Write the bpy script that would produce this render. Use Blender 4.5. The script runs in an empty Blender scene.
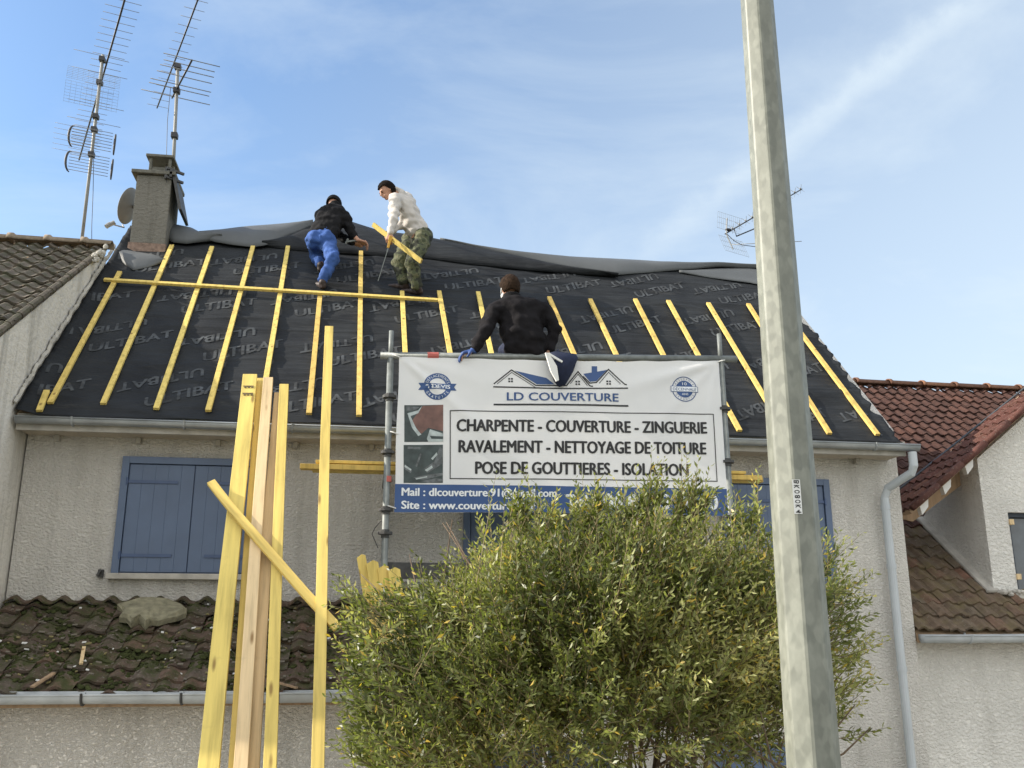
import bpy, math, random
import numpy as np
from mathutils import Vector, Matrix, noise
random.seed(7)
R = math.radians
SC = bpy.context.scene
COL = SC.collection
V = Vector
# ------------------------------------------------------------------ camera geometry (metres; facade runs along x, +y goes into the house)
FPX = 943.0; YAW = R(8.7); PIT = R(14.9); CAMZ = 3.2
fw = V((math.sin(YAW)*math.cos(PIT), math.cos(YAW)*math.cos(PIT), math.sin(PIT)))
rt = V((math.cos(YAW), -math.sin(YAW), 0)); upv = rt.cross(fw)
CAM = V((0, 0, CAMZ))
def ray(px, py): return fw*FPX + rt*(px-512) + upv*(384-py)
def atY(px, py, Y):
    d = ray(px, py); return CAM + d*(Y/d.y)
def atX(px, py, X):
    d = ray(px, py); return CAM + d*(X/d.x)
def atZ(px, py, Z):
    d = ray(px, py); return CAM + d*((Z-CAMZ)/d.z)
def atP(px, py, p0, n):
    d = ray(px, py); return CAM + d*((p0-CAM).dot(n)/d.dot(n))

# ------------------------------------------------------------------ mesh helpers
class MB:
    def __init__(s): s.v = []; s.f = []; s.m = []; s.t = []; s.tone = 0.5
    def add(s, vs, fs, mi=0):
        b = len(s.v); s.v += [tuple(v) for v in vs]
        for f in fs: s.f.append([b+i for i in f]); s.m.append(mi); s.t.append(s.tone)
        return s
    def box(s, a, b, mi=0):
        x0, y0, z0 = a; x1, y1, z1 = b
        vs = [(x0,y0,z0),(x1,y0,z0),(x1,y1,z0),(x0,y1,z0),(x0,y0,z1),(x1,y0,z1),(x1,y1,z1),(x0,y1,z1)]
        return s.add(vs, [(0,3,2,1),(4,5,6,7),(0,1,5,4),(1,2,6,5),(2,3,7,6),(3,0,4,7)], mi)
    def obox(s, c, ax, ay, az, mi=0):
        c = V(c); ax = V(ax); ay = V(ay); az = V(az); vs = []
        for k in (-1, 1):
            for i, j in ((-1,-1),(1,-1),(1,1),(-1,1)): vs.append(c+ax*i+ay*j+az*k)
        return s.add(vs, [(0,3,2,1),(4,5,6,7),(0,1,5,4),(1,2,6,5),(2,3,7,6),(3,0,4,7)], mi)
    def bar(s, a, b, w, d, side=None, mi=0):
        a = V(a); b = V(b); t = (b-a); L = t.length; t.normalize()
        sd = V(side) if side is not None else (V((0,0,1)).cross(t) if abs(t.z) < .95 else V((1,0,0)))
        sd = (sd - t*sd.dot(t)).normalized(); o = t.cross(sd)
        return s.obox((a+b)/2, sd*w/2, o*d/2, t*L/2, mi)
    def tube(s, pts, r, n=8, mi=0, cap=True):
        pts = [V(p) for p in pts]; rr = r if isinstance(r, (list, tuple)) else [r]*len(pts)
        vs = []; prev = None
        for i, p in enumerate(pts):
            t = (pts[min(i+1, len(pts)-1)] - pts[max(i-1, 0)]).normalized()
            if prev is None: a = t.orthogonal().normalized()
            else: a = (prev - t*prev.dot(t)).normalized()
            prev = a; b = t.cross(a)
            for k in range(n):
                q = 2*math.pi*k/n; vs.append(p + (a*math.cos(q)+b*math.sin(q))*rr[i])
        fs = []
        for i in range(len(pts)-1):
            for k in range(n): fs.append((i*n+k, i*n+(k+1)%n, (i+1)*n+(k+1)%n, (i+1)*n+k))
        if cap: fs.append(tuple(range(n))[::-1]); fs.append(tuple((len(pts)-1)*n+k for k in range(n)))
        return s.add(vs, fs, mi)
    def ball(s, c, r, n=10, mi=0, frame=None):
        c = V(c); rx, ry, rz = (r, r, r) if not hasattr(r, '__len__') else r
        vs = []; m = n//2+1
        for i in range(1, m):
            th = math.pi*i/m
            for k in range(n):
                ph = 2*math.pi*k/n
                vs.append(V((rx*math.sin(th)*math.cos(ph), ry*math.sin(th)*math.sin(ph), rz*math.cos(th))))
        vs += [V((0,0,rz)), V((0,0,-rz))]; T = len(vs)-2
        if frame: vs = [frame @ v for v in vs]
        fs = []
        for i in range(m-2):
            for k in range(n): fs.append((i*n+k, (i+1)*n+k, (i+1)*n+(k+1)%n, i*n+(k+1)%n))
        for k in range(n): fs.append((T, k, (k+1)%n)); fs.append((T+1, (m-2)*n+(k+1)%n, (m-2)*n+k))
        return s.add([c+v for v in vs], fs, mi)
    def grid(s, fn, us, vs_, mi=0, keep=None):
        pts = [fn(u, w) for w in vs_ for u in us]; n = len(us); fs = []
        for j in range(len(vs_)-1):
            for i in range(n-1):
                if keep and not keep((us[i]+us[i+1])/2, (vs_[j]+vs_[j+1])/2): continue
                fs.append((j*n+i, j*n+i+1, (j+1)*n+i+1, (j+1)*n+i))
        return s.add(pts, fs, mi)
    def extr(s, poly, d, mi=0):
        """closed prism from polygon (list of 3d points) extruded by d"""
        n = len(poly); d = V(d); vs = [V(p) for p in poly]+[V(p)+d for p in poly]
        fs = [tuple(range(n))[::-1], tuple(range(n, 2*n))]+[(i, (i+1)%n, n+(i+1)%n, n+i) for i in range(n)]
        return s.add(vs, fs, mi)
    def build(s, name, mats, parent=None, smooth=False, thick=0, bevel=0, origin=None):
        me = bpy.data.meshes.new(name)
        o = V(origin) if origin is not None else V((0,0,0))
        if origin is None and parent is None and s.v:
            a = np.array(s.v); o = V(((a[:,0].min()+a[:,0].max())/2, (a[:,1].min()+a[:,1].max())/2, a[:,2].min()))
        if parent is not None: o = V(parent['_o'])
        me.from_pydata([tuple(V(v)-o) for v in s.v], [], s.f)
        mats = mats if isinstance(mats, (list, tuple)) else [mats]
        for m in mats: me.materials.append(m)
        me.polygons.foreach_set('material_index', s.m)
        at = me.attributes.new('tone', 'FLOAT', 'FACE'); at.data.foreach_set('value', s.t)
        if smooth: me.polygons.foreach_set('use_smooth', [True]*len(me.polygons))
        me.update()
        ob = bpy.data.objects.new(name, me); COL.objects.link(ob)
        if parent is None: ob.location = o
        else: ob.parent = parent
        ob['_o'] = list(o)
        if bevel:
            b = ob.modifiers.new('bevel', 'BEVEL'); b.width = bevel; b.segments = 2; b.limit_method = 'ANGLE'
        if thick:
            t = ob.modifiers.new('thick', 'SOLIDIFY'); t.thickness = thick; t.offset = 0
        return ob
def tag(o, label=None, cat=None, group=None, kind=None):
    if label: o['label'] = label
    if cat: o['category'] = cat
    if group: o['group'] = group
    if kind: o['kind'] = kind
    return o
def thing(name, label, cat, loc, group=None):
    o = bpy.data.objects.new(name, None); COL.objects.link(o); o.location = loc; o['_o'] = list(loc)
    o.empty_display_size = .2
    return tag(o, label, cat, group)

# ------------------------------------------------------------------ materials
def newmat(name):
    m = bpy.data.materials.new(name); m.use_nodes = True; nt = m.node_tree
    return m, nt, nt.nodes['Principled BSDF']
def nd(nt, t, **k):
    n = nt.nodes.new(t)
    for a, b in k.items():
        if a in n.inputs.keys(): n.inputs[a].default_value = b
        else: setattr(n, a, b)
    return n
def ramp(nt, stops):
    n = nt.nodes.new('ShaderNodeValToRGB'); e = n.color_ramp.elements
    while len(e) < len(stops): e.new(.5)
    for i, (p, c) in enumerate(stops):
        e[i].position = p; e[i].color = (*c, 1) if len(c) == 3 else c
    return n
def mixc(nt, fac, a, b, mode='MIX'):
    n = nt.nodes.new('ShaderNodeMix'); n.data_type = 'RGBA'; n.blend_type = mode
    for i, x in ((0, fac), (6, a), (7, b)):
        if hasattr(x, 'default_value') or hasattr(x, 'links'): nt.links.new(x, n.inputs[i])
        elif i == 0: n.inputs[0].default_value = x
        else: n.inputs[i].default_value = (*x, 1)
    return n.outputs[2]
def coords(nt, scale=(1,1,1), rot=(0,0,0), kind='Object'):
    tc = nt.nodes.new('ShaderNodeTexCoord'); mp = nt.nodes.new('ShaderNodeMapping')
    mp.inputs['Scale'].default_value = scale; mp.inputs['Rotation'].default_value = rot
    nt.links.new(tc.outputs[kind], mp.inputs[0]); return mp.outputs[0]
def noisen(nt, vec, scale, detail=5, rough=.55):
    n = nd(nt, 'ShaderNodeTexNoise', Scale=scale, Detail=detail, Roughness=rough); nt.links.new(vec, n.inputs['Vector']); return n.outputs[0]
def bump(nt, p, h, strength=.3, dist=.01, prev=None):
    b = nd(nt, 'ShaderNodeBump', Strength=strength, Distance=dist); nt.links.new(h, b.inputs['Height'])
    if prev: nt.links.new(prev, b.inputs['Normal'])
    nt.links.new(b.outputs[0], p.inputs['Normal']); return b.outputs[0]
def simple(name, c, rough=.6, metal=0, var=.12, scale=8, bmp=0, bscale=60, spec=.5, stretch=(1,1,1)):
    m, nt, p = newmat(name)
    vec = coords(nt, stretch); n = noisen(nt, vec, scale, 6)
    lo = tuple(x*(1-var) for x in c); hi = tuple(min(1, x*(1+var)) for x in c)
    r = ramp(nt, [(.3, lo), (.7, hi)]); nt.links.new(n, r.inputs[0]); nt.links.new(r.outputs[0], p.inputs['Base Color'])
    p.inputs['Roughness'].default_value = rough; p.inputs['Metallic'].default_value = metal
    p.inputs['Specular IOR Level'].default_value = spec
    if bmp: bump(nt, p, noisen(nt, vec, bscale, 4), bmp, .01)
    return m
def stucco(name, c, dirt=(.25,.23,.19), amt=.5, scale=32, streak=True, strength=.9):
    m, nt, p = newmat(name); vec = coords(nt)
    big = noisen(nt, vec, .7, 6, .6)
    r = ramp(nt, [(.35, tuple(x*.86 for x in c)), (.62, tuple(min(1,x*1.05) for x in c))]); nt.links.new(big, r.inputs[0])
    sv = coords(nt, (5, 5, .45)); sn = noisen(nt, sv, 1.0, 5, .65)
    sr = ramp(nt, [(.48, (0,0,0)), (.70, (amt,)*3)]); nt.links.new(sn, sr.inputs[0])
    col = mixc(nt, sr.outputs[0], r.outputs[0], dirt)
    fine = noisen(nt, vec, 130, 3); fr = ramp(nt, [(.3, (.90,)*3), (.6, (1.0,)*3)]); nt.links.new(fine, fr.inputs[0])
    col = mixc(nt, 1.0, col, fr.outputs[0], 'MULTIPLY')
    nt.links.new(col, p.inputs['Base Color']); p.inputs['Roughness'].default_value = .93; p.inputs['Specular IOR Level'].default_value = .2
    sv2 = coords(nt, (1, 1, 1.5)); h1 = noisen(nt, sv2, scale, 4, .6)
    hr = ramp(nt, [(.38, (0,0,0)), (.62, (1,1,1))]); nt.links.new(h1, hr.inputs[0])
    b = bump(nt, p, hr.outputs[0], strength, .020); bump(nt, p, fine, .3, .004, b)
    return m
def tilemat(name, cols, moss=0, mosscol=(.045,.06,.015), lichen=.15, mossscale=2.2):
    m, nt, p = newmat(name); vec = coords(nt)
    a = nd(nt, 'ShaderNodeAttribute', attribute_name='tone')
    k = len(cols); r = ramp(nt, [(i/(k-1), c) for i, c in enumerate(cols)]); nt.links.new(a.outputs['Fac'], r.inputs[0])
    n = noisen(nt, vec, 14, 6, .7); nr = ramp(nt, [(.3, (.55,)*3), (.7, (1.15,)*3)]); nt.links.new(n, nr.inputs[0])
    col = mixc(nt, 1, r.outputs[0], nr.outputs[0], 'MULTIPLY')
    l = noisen(nt, vec, 45, 3, .6); lr = ramp(nt, [(.60, (0,0,0)), (.70, (lichen,)*3)]); nt.links.new(l, lr.inputs[0])
    col = mixc(nt, lr.outputs[0], col, (.34,.33,.27))
    if moss:
        q = noisen(nt, vec, mossscale, 9, .72); qr = ramp(nt, [(.5-.12*moss, (0,0,0)), (.64-.08*moss, (.95,)*3)]); nt.links.new(q, qr.inputs[0])
        col = mixc(nt, qr.outputs[0], col, mosscol)
    nt.links.new(col, p.inputs['Base Color']); p.inputs['Roughness'].default_value = .88; p.inputs['Specular IOR Level'].default_value = .25
    bump(nt, p, noisen(nt, vec, 70, 5, .7), .6, .006)
    return m
def woodmat(name, c, grey=.0):
    m, nt, p = newmat(name)
    a = nd(nt, 'ShaderNodeAttribute', attribute_name='tone')
    vec = coords(nt); oi = nt.nodes.new('ShaderNodeObjectInfo')
    def off(sc):
        c0 = coords(nt, sc); a_ = nt.nodes.new('ShaderNodeVectorMath'); a_.operation = 'ADD'; mu = nt.nodes.new('ShaderNodeMath'); mu.operation = 'MULTIPLY'; mu.inputs[1].default_value = 37.0
        nt.links.new(oi.outputs['Random'], mu.inputs[0]); nt.links.new(c0, a_.inputs[0]); nt.links.new(mu.outputs[0], a_.inputs[1]); return a_.outputs[0]
    n = noisen(nt, off((22, 22, 1.4)), 1, 6, .6)
    r = ramp(nt, [(.3, tuple(x*.66 for x in c)), (.5, tuple(x*.95 for x in c)), (.7, tuple(min(1, x*1.1) for x in c))]); nt.links.new(n, r.inputs[0])
    kn = nd(nt, 'ShaderNodeTexVoronoi', Scale=1.0); nt.links.new(off((9, 9, 2.2)), kn.inputs['Vector'])
    kr = ramp(nt, [(.07, (.85,)*3), (.16, (0,0,0))]); nt.links.new(kn.outputs[0], kr.inputs[0])
    col = mixc(nt, kr.outputs[0], r.outputs[0], (.22,.13,.045))
    g = ramp(nt, [(0, (.80,.72,.66)), (.5, (.97,.90,.86)), (1, (1.03,1.05,1.0))]); nt.links.new(a.outputs['Fac'], g.inputs[0])
    col = mixc(nt, 1, col, g.outputs[0], 'MULTIPLY')
    st = noisen(nt, vec, 5, 5, .7); sr = ramp(nt, [(.6, (0,0,0)), (.78, (.35,)*3)]); nt.links.new(st, sr.inputs[0])
    col = mixc(nt, sr.outputs[0], col, tuple(x*.55 for x in c))
    nt.links.new(col, p.inputs['Base Color']); p.inputs['Roughness'].default_value = .72; p.inputs['Specular IOR Level'].default_value = .25
    bump(nt, p, n, .25, .004)
    return m
M = {}
M['stucco'] = stucco('stucco_main', (.84,.81,.755), amt=.24)
M['stucco_left'] = stucco('stucco_left', (.76,.735,.68), dirt=(.26,.25,.22), amt=.6, scale=14, strength=.35)
M['stucco_right'] = stucco('stucco_right', (.86,.84,.79), amt=.18, strength=.8, scale=24)
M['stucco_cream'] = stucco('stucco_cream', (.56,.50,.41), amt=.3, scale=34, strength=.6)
M['concrete'] = simple('concrete', (.42,.40,.36), .9, var=.25, scale=6, bmp=.4, bscale=40)
M['chimney'] = stucco('chimney_render', (.21,.20,.175), dirt=(.09,.085,.07), amt=.8, scale=18, strength=.5)
M['cap'] = simple('dark_concrete', (.13,.125,.105), .9, var=.4, scale=9, bmp=.5, bscale=40)
M['brick'] = simple('brick', (.23,.16,.125), .9, var=.4, scale=20, bmp=.5)
M['tile_left'] = tilemat('tile_left', [(.085,.072,.058),(.135,.112,.09),(.18,.15,.122),(.11,.092,.072)], moss=.4, mosscol=(.085,.085,.055), lichen=.5, mossscale=9)
M['tile_low'] = tilemat('tile_low', [(.095,.068,.053),(.145,.100,.077),(.13,.108,.088),(.18,.112,.084)], moss=.42, mosscol=(.060,.068,.026), lichen=.6, mossscale=6.5)
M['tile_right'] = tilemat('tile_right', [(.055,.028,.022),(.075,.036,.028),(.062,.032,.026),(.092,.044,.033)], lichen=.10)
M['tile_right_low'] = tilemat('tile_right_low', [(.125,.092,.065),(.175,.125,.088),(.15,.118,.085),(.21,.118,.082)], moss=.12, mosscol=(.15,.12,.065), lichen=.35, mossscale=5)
M['tile_red'] = tilemat('tile_red', [(.085,.040,.032),(.115,.048,.038),(.10,.044,.035),(.14,.066,.048)], lichen=.35)
M['ridge'] = tilemat('ridge_tile', [(.22,.18,.135),(.30,.24,.18)], lichen=.5)
M['ridge_red'] = tilemat('ridge_tile_red', [(.15,.080,.055),(.26,.13,.075)], lichen=.2)
M['blue'] = simple('blue_paint', (.090,.130,.215), .45, var=.08, scale=3, bmp=.08, bscale=90)
M['blue_dark'] = simple('blue_paint_iron', (.05,.085,.18), .4, var=.1)
M['zinc'] = simple('zinc', (.34,.36,.37), .45, .55, var=.2, scale=5)
M['zinc_white'] = simple('painted_gutter', (.40,.425,.44), .45, .0, var=.15, scale=6)
M['pvc'] = simple('pale_pipe', (.45,.485,.51), .4, 0, var=.06, scale=3)
M['wood'] = woodmat('fresh_timber', (.70,.535,.165))
M['wood_pale'] = woodmat('pale_timber', (.74,.60,.36))
M['wood_old'] = woodmat('old_timber', (.40,.30,.20))
M['steel'] = simple('scaffold_steel', (.17,.185,.18), .55, .25, var=.25, scale=14, bmp=.15)
M['steel_dark'] = simple('coupler_iron', (.07,.07,.07), .6, .5, var=.3, scale=20)
M['red'] = simple('red_paint', (.42,.10,.08), .6)
M['alu'] = simple('antenna_alu', (.28,.28,.27), .5, .7, var=.2, scale=10)
M['alu_dark'] = simple('antenna_dark', (.045,.045,.05), .55, .2)
M['mast'] = simple('galvanised_mast', (.23,.23,.215), .6, .2, var=.2, scale=6)
M['grey_sheet'] = simple('grey_sheet', (.085,.092,.097), .62, var=.1, scale=3, bmp=.1, bscale=30)
M['skin'] = simple('skin', (.46,.25,.17), .6, var=.08, scale=12)
M['black_cloth'] = simple('black_cloth', (.012,.012,.0135), .88, var=.3, scale=7, bmp=.5, bscale=25, spec=.12)
M['dark_jacket'] = simple('dark_jacket', (.011,.010,.0115), .85, var=.35, scale=6, bmp=.5, bscale=22, spec=.12)
M['navy'] = simple('navy_cloth', (.014,.020,.048), .8, var=.3, scale=9, bmp=.25, bscale=60, spec=.3)
M['jeans'] = simple('blue_work_trousers', (.045,.10,.30), .85, var=.22, scale=9, bmp=.3, bscale=60, spec=.2)
M['hoodie'] = simple('pale_hoodie', (.52,.49,.46), .9, var=.06, scale=6, bmp=.3, bscale=25, spec=.15)
def camo():
    m, nt, p = newmat('camouflage'); n = noisen(nt, coords(nt), 9, 3)
    r = ramp(nt, [(.40, (.025,.028,.018)), (.47, (.075,.085,.045)), (.56, (.13,.13,.075)), (.63, (.05,.06,.03))]); r.color_ramp.interpolation = 'CONSTANT'
    nt.links.new(n, r.inputs[0]); nt.links.new(r.outputs[0], p.inputs['Base Color']); p.inputs['Roughness'].default_value = .9; return m
M['camo'] = camo()
M['hair_dark'] = simple('dark_hair', (.010,.007,.006), .9, var=.4, scale=40, bmp=.5, bscale=90, spec=.1)
M['hair_brown'] = simple('brown_hair', (.028,.017,.011), .9, var=.6, scale=40, bmp=1, bscale=70, spec=.1)
M['glove'] = simple('blue_glove', (.03,.07,.22), .7, var=.3, scale=20)
M['shoe'] = simple('shoe', (.035,.022,.020), .6, var=.3, scale=20)
M['white'] = simple('white_cloth', (.72,.72,.70), .7, var=.05)
M['bark'] = simple('bark', (.12,.085,.055), .9, var=.4, scale=20, bmp=.5)
M['moss_stuff'] = simple('moss', (.050,.058,.022), .95, var=.45, scale=18, bmp=.7, bscale=120, spec=.1)
M['ink'] = simple('black_ink', (.012,.012,.014), .5, var=.1)
M['ink_blue'] = simple('blue_ink', (.028,.075,.215), .5, var=.06)
M['ink_white'] = simple('white_ink', (.74,.77,.80), .5, var=.03)
M['glass'] = simple('window_glass', (.06,.075,.09), .06, var=.2, spec=.8)
M['print'] = simple('membrane_print', (.042,.047,.052), .8, var=.7, scale=7)
M['dish'] = simple('dish_paint', (.15,.147,.135), .6, var=.15, scale=5)
M['ground'] = simple('ground_asphalt', (.13,.125,.12), .95, var=.3, scale=3, bmp=.4, bscale=80)
M['lawn'] = simple('lawn_green', (.05,.07,.025), .95, var=.4, scale=5, bmp=.6, bscale=60)
M['pave'] = simple('pavement_grey', (.38,.35,.30), .9, var=.2, scale=4, bmp=.3)
M['paint'] = simple('road_paint', (.75,.75,.72), .7)

def membrane_mat():
    m, nt, p = newmat('roof_underlay'); vec = coords(nt)
    n = noisen(nt, vec, 2.0, 6, .6); r = ramp(nt, [(.35, (.012,.0135,.016)), (.7, (.026,.029,.032))]); nt.links.new(n, r.inputs[0])
    d = noisen(nt, coords(nt, (1.6, 5, 5)), 1.1, 6, .7); dr = ramp(nt, [(.60, (0,0,0)), (.76, (.40,)*3)]); nt.links.new(d, dr.inputs[0])
    col = mixc(nt, dr.outputs[0], r.outputs[0], (.10,.095,.085)); nt.links.new(col, p.inputs['Base Color'])
    p.inputs['Roughness'].default_value = .68; p.inputs['Specular IOR Level'].default_value = .2
    w = noisen(nt, coords(nt, (1.2, 10, 10)), 1.8, 5, .65)
    b = bump(nt, p, w, .6, .035); bump(nt, p, noisen(nt, vec, 160, 2), .25, .002, b); return m
M['membrane'] = membrane_mat()
def banner_mat():
    m, nt, p = newmat('banner_fabric'); vec = coords(nt)
    n = noisen(nt, vec, 1.6, 5); r = ramp(nt, [(.3, (.78,.79,.80)), (.7, (.87,.87,.87))]); nt.links.new(n, r.inputs[0])
    nt.links.new(r.outputs[0], p.inputs['Base Color']); p.inputs['Roughness'].default_value = .5
    tr = nd(nt, 'ShaderNodeBsdfTranslucent'); nt.links.new(r.outputs[0], tr.inputs[0])
    mx = nd(nt, 'ShaderNodeMixShader'); mx.inputs[0].default_value = .22
    nt.links.new(p.outputs[0], mx.inputs[1]); nt.links.new(tr.outputs[0], mx.inputs[2]); nt.links.new(mx.outputs[0], nt.nodes['Material Output'].inputs[0]); return m
M['banner'] = banner_mat()
def galv():
    m, nt, p = newmat('spangled_zinc'); vec = coords(nt, (1, 1, .55))
    v = nd(nt, 'ShaderNodeTexVoronoi', Scale=46.0); v.feature = 'SMOOTH_F1'; v.inputs['Smoothness'].default_value = .5; nt.links.new(vec, v.inputs['Vector'])
    nz = noisen(nt, vec, 9, 5, .7)
    s = nt.nodes.new('ShaderNodeSeparateColor'); nt.links.new(v.outputs['Color'], s.inputs[0])
    r = ramp(nt, [(0, (.16,.168,.145)), (1, (.235,.243,.21))]); nt.links.new(s.outputs[0], r.inputs[0])
    r2 = ramp(nt, [(.3, (.75,.75,.72)), (.7, (1.12,1.12,1.1))]); nt.links.new(nz, r2.inputs[0])
    nt.links.new(mixc(nt, 1, r.outputs[0], r2.outputs[0], 'MULTIPLY'), p.inputs['Base Color'])
    p.inputs['Metallic'].default_value = .0; p.inputs['Roughness'].default_value = .5; bump(nt, p, nz, .1, .004); return m
M['galv'] = galv()
def leafmat():
    m, nt, p = newmat('narrow_leaves'); a = nd(nt, 'ShaderNodeAttribute', attribute_name='tone')
    r = ramp(nt, [(0, (.055,.070,.020)), (.4, (.155,.180,.052)), (.75, (.30,.31,.11)), (.93, (.44,.44,.21)), (1, (.50,.36,.07))]); nt.links.new(a.outputs['Fac'], r.inputs[0])
    nt.links.new(r.outputs[0], p.inputs['Base Color']); p.inputs['Roughness'].default_value = .42; p.inputs['Specular IOR Level'].default_value = .5
    tr = nd(nt, 'ShaderNodeBsdfTranslucent'); nt.links.new(mixc(nt, 1, r.outputs[0], (1.2,1.3,.6), 'MULTIPLY'), tr.inputs[0])
    mx = nd(nt, 'ShaderNodeMixShader'); mx.inputs[0].default_value = .42
    nt.links.new(p.outputs[0], mx.inputs[1]); nt.links.new(tr.outputs[0], mx.inputs[2]); nt.links.new(mx.outputs[0], nt.nodes['Material Output'].inputs[0]); return m
M['leaf'] = leafmat()

# ------------------------------------------------------------------ text helper
def text_geo(txt, bold=.0, cuts=None):
    """returns (verts2d list, faces) normalised: height of caps = 1, starts at x=0, width w"""
    cu = bpy.data.curves.new('tmp', 'FONT'); cu.body = txt; cu.size = 1; cu.offset = bold; cu.resolution_u = 3
    ob = bpy.data.objects.new('tmp', cu); COL.objects.link(ob)
    me = bpy.data.meshes.new_from_object(ob.evaluated_get(bpy.context.evaluated_depsgraph_get()))
    vs = [tuple(v.co)[:2] for v in me.vertices]; fs = [tuple(p.vertices) for p in me.polygons]
    bpy.data.objects.remove(ob); bpy.data.curves.remove(cu); bpy.data.meshes.remove(me)
    return vs, fs
CAP = .73
import bmesh
def map_flat(vs, fs, fn, step):
    """subdivide 2-D faces on a grid of given step, then map through fn(x,y)->3d"""
    bm = bmesh.new(); bv = [bm.verts.new((x, y, 0)) for x, y in vs]
    for f in fs:
        try: bm.faces.new([bv[i] for i in f])
        except ValueError: pass
    xs = [v[0] for v in vs]; ys = [v[1] for v in vs]
    for ax, lo, hi in ((0, min(xs), max(xs)), (1, min(ys), max(ys))):
        k = math.ceil(lo/step)
        while k*step < hi:
            co = [0,0,0]; no = [0,0,0]; co[ax] = k*step; no[ax] = 1
            bmesh.ops.bisect_plane(bm, geom=bm.verts[:]+bm.edges[:]+bm.faces[:], plane_co=co, plane_no=no); k += 1
    bm.verts.index_update(); out = [fn(v.co.x, v.co.y) for v in bm.verts]; of = [tuple(v.index for v in f.verts) for f in bm.faces]
    bm.free(); return out, of

# ------------------------------------------------------------------ tiles
def tile_rows(mb, org, ud, vd, u0, u1, v0, v1, tw=.21, th=.33, amp=.04, lift=.03, keep=None, seed=1, sloppy=1.0, prof='roll'):
    rnd = random.Random(seed); org = V(org); ud = V(ud).normalized(); vd = V(vd).normalized(); n = ud.cross(vd)
    if n.z < 0: n = -n
    K = 8
    rows = int(math.ceil((v1-v0)/th)); cols = int(math.ceil((u1-u0)/tw))
    for j in range(rows):
        va = v0+j*th; vb = min(va+th, v1)
        for i in range(cols):
            ua = u0+i*tw
            if keep and not keep(ua+tw/2, (va+vb)/2): continue
            mb.tone = rnd.random()
            dj = rnd.uniform(-.008, .008)*sloppy; dv = rnd.uniform(-.012, .012)*sloppy; tl = rnd.uniform(-.006, .006)*sloppy
            pts = []
            for kk, (vv, hh) in enumerate(((va+dv-.01, lift-.022), (va+dv-.01, lift), ((va+vb)/2, lift*.55), (vb+.03, lift*.05))):
                for k in range(K+1):
                    q = k/K; w = math.cos((q-.35)*2*math.pi)
                    h = amp*(max(0, .5+.5*w)**1.6)
                    if kk == 0: h = max(0, h-.004)
                    u = min(ua+q*tw, u1)
                    pts.append(org+ud*u+vd*vv+n*(hh+h+dj+tl*(q-.5)))
            fs = [(r*(K+1)+k, r*(K+1)+k+1, (r+1)*(K+1)+k+1, (r+1)*(K+1)+k) for r in range(3) for k in range(K)]
            mb.add(pts, fs)
    mb.tone = .5
def ridge_row(parent, a, b, r, length, mat, name='ridge_tile', seed=3):
    a = V(a); b = V(b); L = (b-a).length; t = (b-a)/L; k = int(L/length); rnd = random.Random(seed)
    side = V((0,0,1)).cross(t).normalized(); nrm = t.cross(side)
    if nrm.z < 0: nrm = -nrm
    for i in range(k+1):
        mb = MB(); mb.tone = rnd.random(); p = a+t*(i*length); q = a+t*min((i+1)*length+.02, L+.05)
        pts = []
        prof = [(0, r*1.28), (.045, r*1.28), (.07, r*1.0), ((q-p).length, r*.92)]
        for d, rr in prof:
            for s in range(11):
                an = math.pi*s/10; pts.append(p+t*d+side*math.cos(an)*rr+nrm*math.sin(an)*rr*.85)
        fs = [(m*11+s, m*11+s+1, (m+1)*11+s+1, (m+1)*11+s) for m in range(3) for s in range(10)]
        mb.add(pts, fs); mb.build(name, mat, parent, smooth=True, thick=.018)

# ================================================================== SETTING
g = MB(); g.box((-300,-300,-.5), (300,300,0)); tag(g.build('ground', M['lawn'], origin=(0,0,0)), kind='structure')
g = MB(); g.box((-120,-5.5,.001), (120,2.2,.06)); tag(g.build('road', M['ground'], origin=(0,0,0)), kind='structure')
g = MB(); g.box((-120,2.2,0), (120,4.0,.18)); tag(g.build('pavement', M['pave'], origin=(0,0,0)), kind='structure')
g = MB(); g.box((-30,4.0,.001), (30,8.1,.05)); tag(g.build('bounce_yard', simple('pale_bounce_ground', (.46,.42,.35), .95, var=.2, scale=30, bmp=.6, bscale=90), origin=(0,0,0)), kind='structure')  # unseen pale ground, added to bounce light up onto the shaded facade
g = MB()
for k in range(-12, 12): g.box((k*4,-1.72,.062), (k*4+2,-1.6,.066))
tag(g.build('road_marking', M['paint'], origin=(0,0,0)), kind='structure')

D = 9.15; EY = 8.8; EZ = 5.12; PR = R(46)
UD = V((1,0,0)); VD = V((0, math.cos(PR), math.sin(PR))); ND = V((0, -math.sin(PR), math.cos(PR)))
O0 = V((0, EY, EZ)); XL = -3.14; XR = 5.44; VR = 4.26
def RP(u, v, h=0): return O0 + UD*u + VD*v + ND*h
def onroof(px, py, h=0):
    p = atP(px, py, RP(0,0,h), ND); q = p-O0; return q.dot(UD), q.dot(VD)
RY = EY+VR*math.cos(PR); RZ = EZ+VR*math.sin(PR)

# ================================================================== MAIN HOUSE
house = thing('terraced_house', 'rendered house under renovation, black underlay and yellow battens on its stripped roof', 'house', (1.1, D, 0))
w = MB()
sec = [(D,0),(D,EZ+.20),(RY,RZ-.16),(2*RY-D,EZ+.20),(2*RY-D,0)]
w.extr([(XL,y,z) for y,z in sec], (XR-XL+.09,0,0))
w.build('wall', M['stucco'], house)
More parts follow.
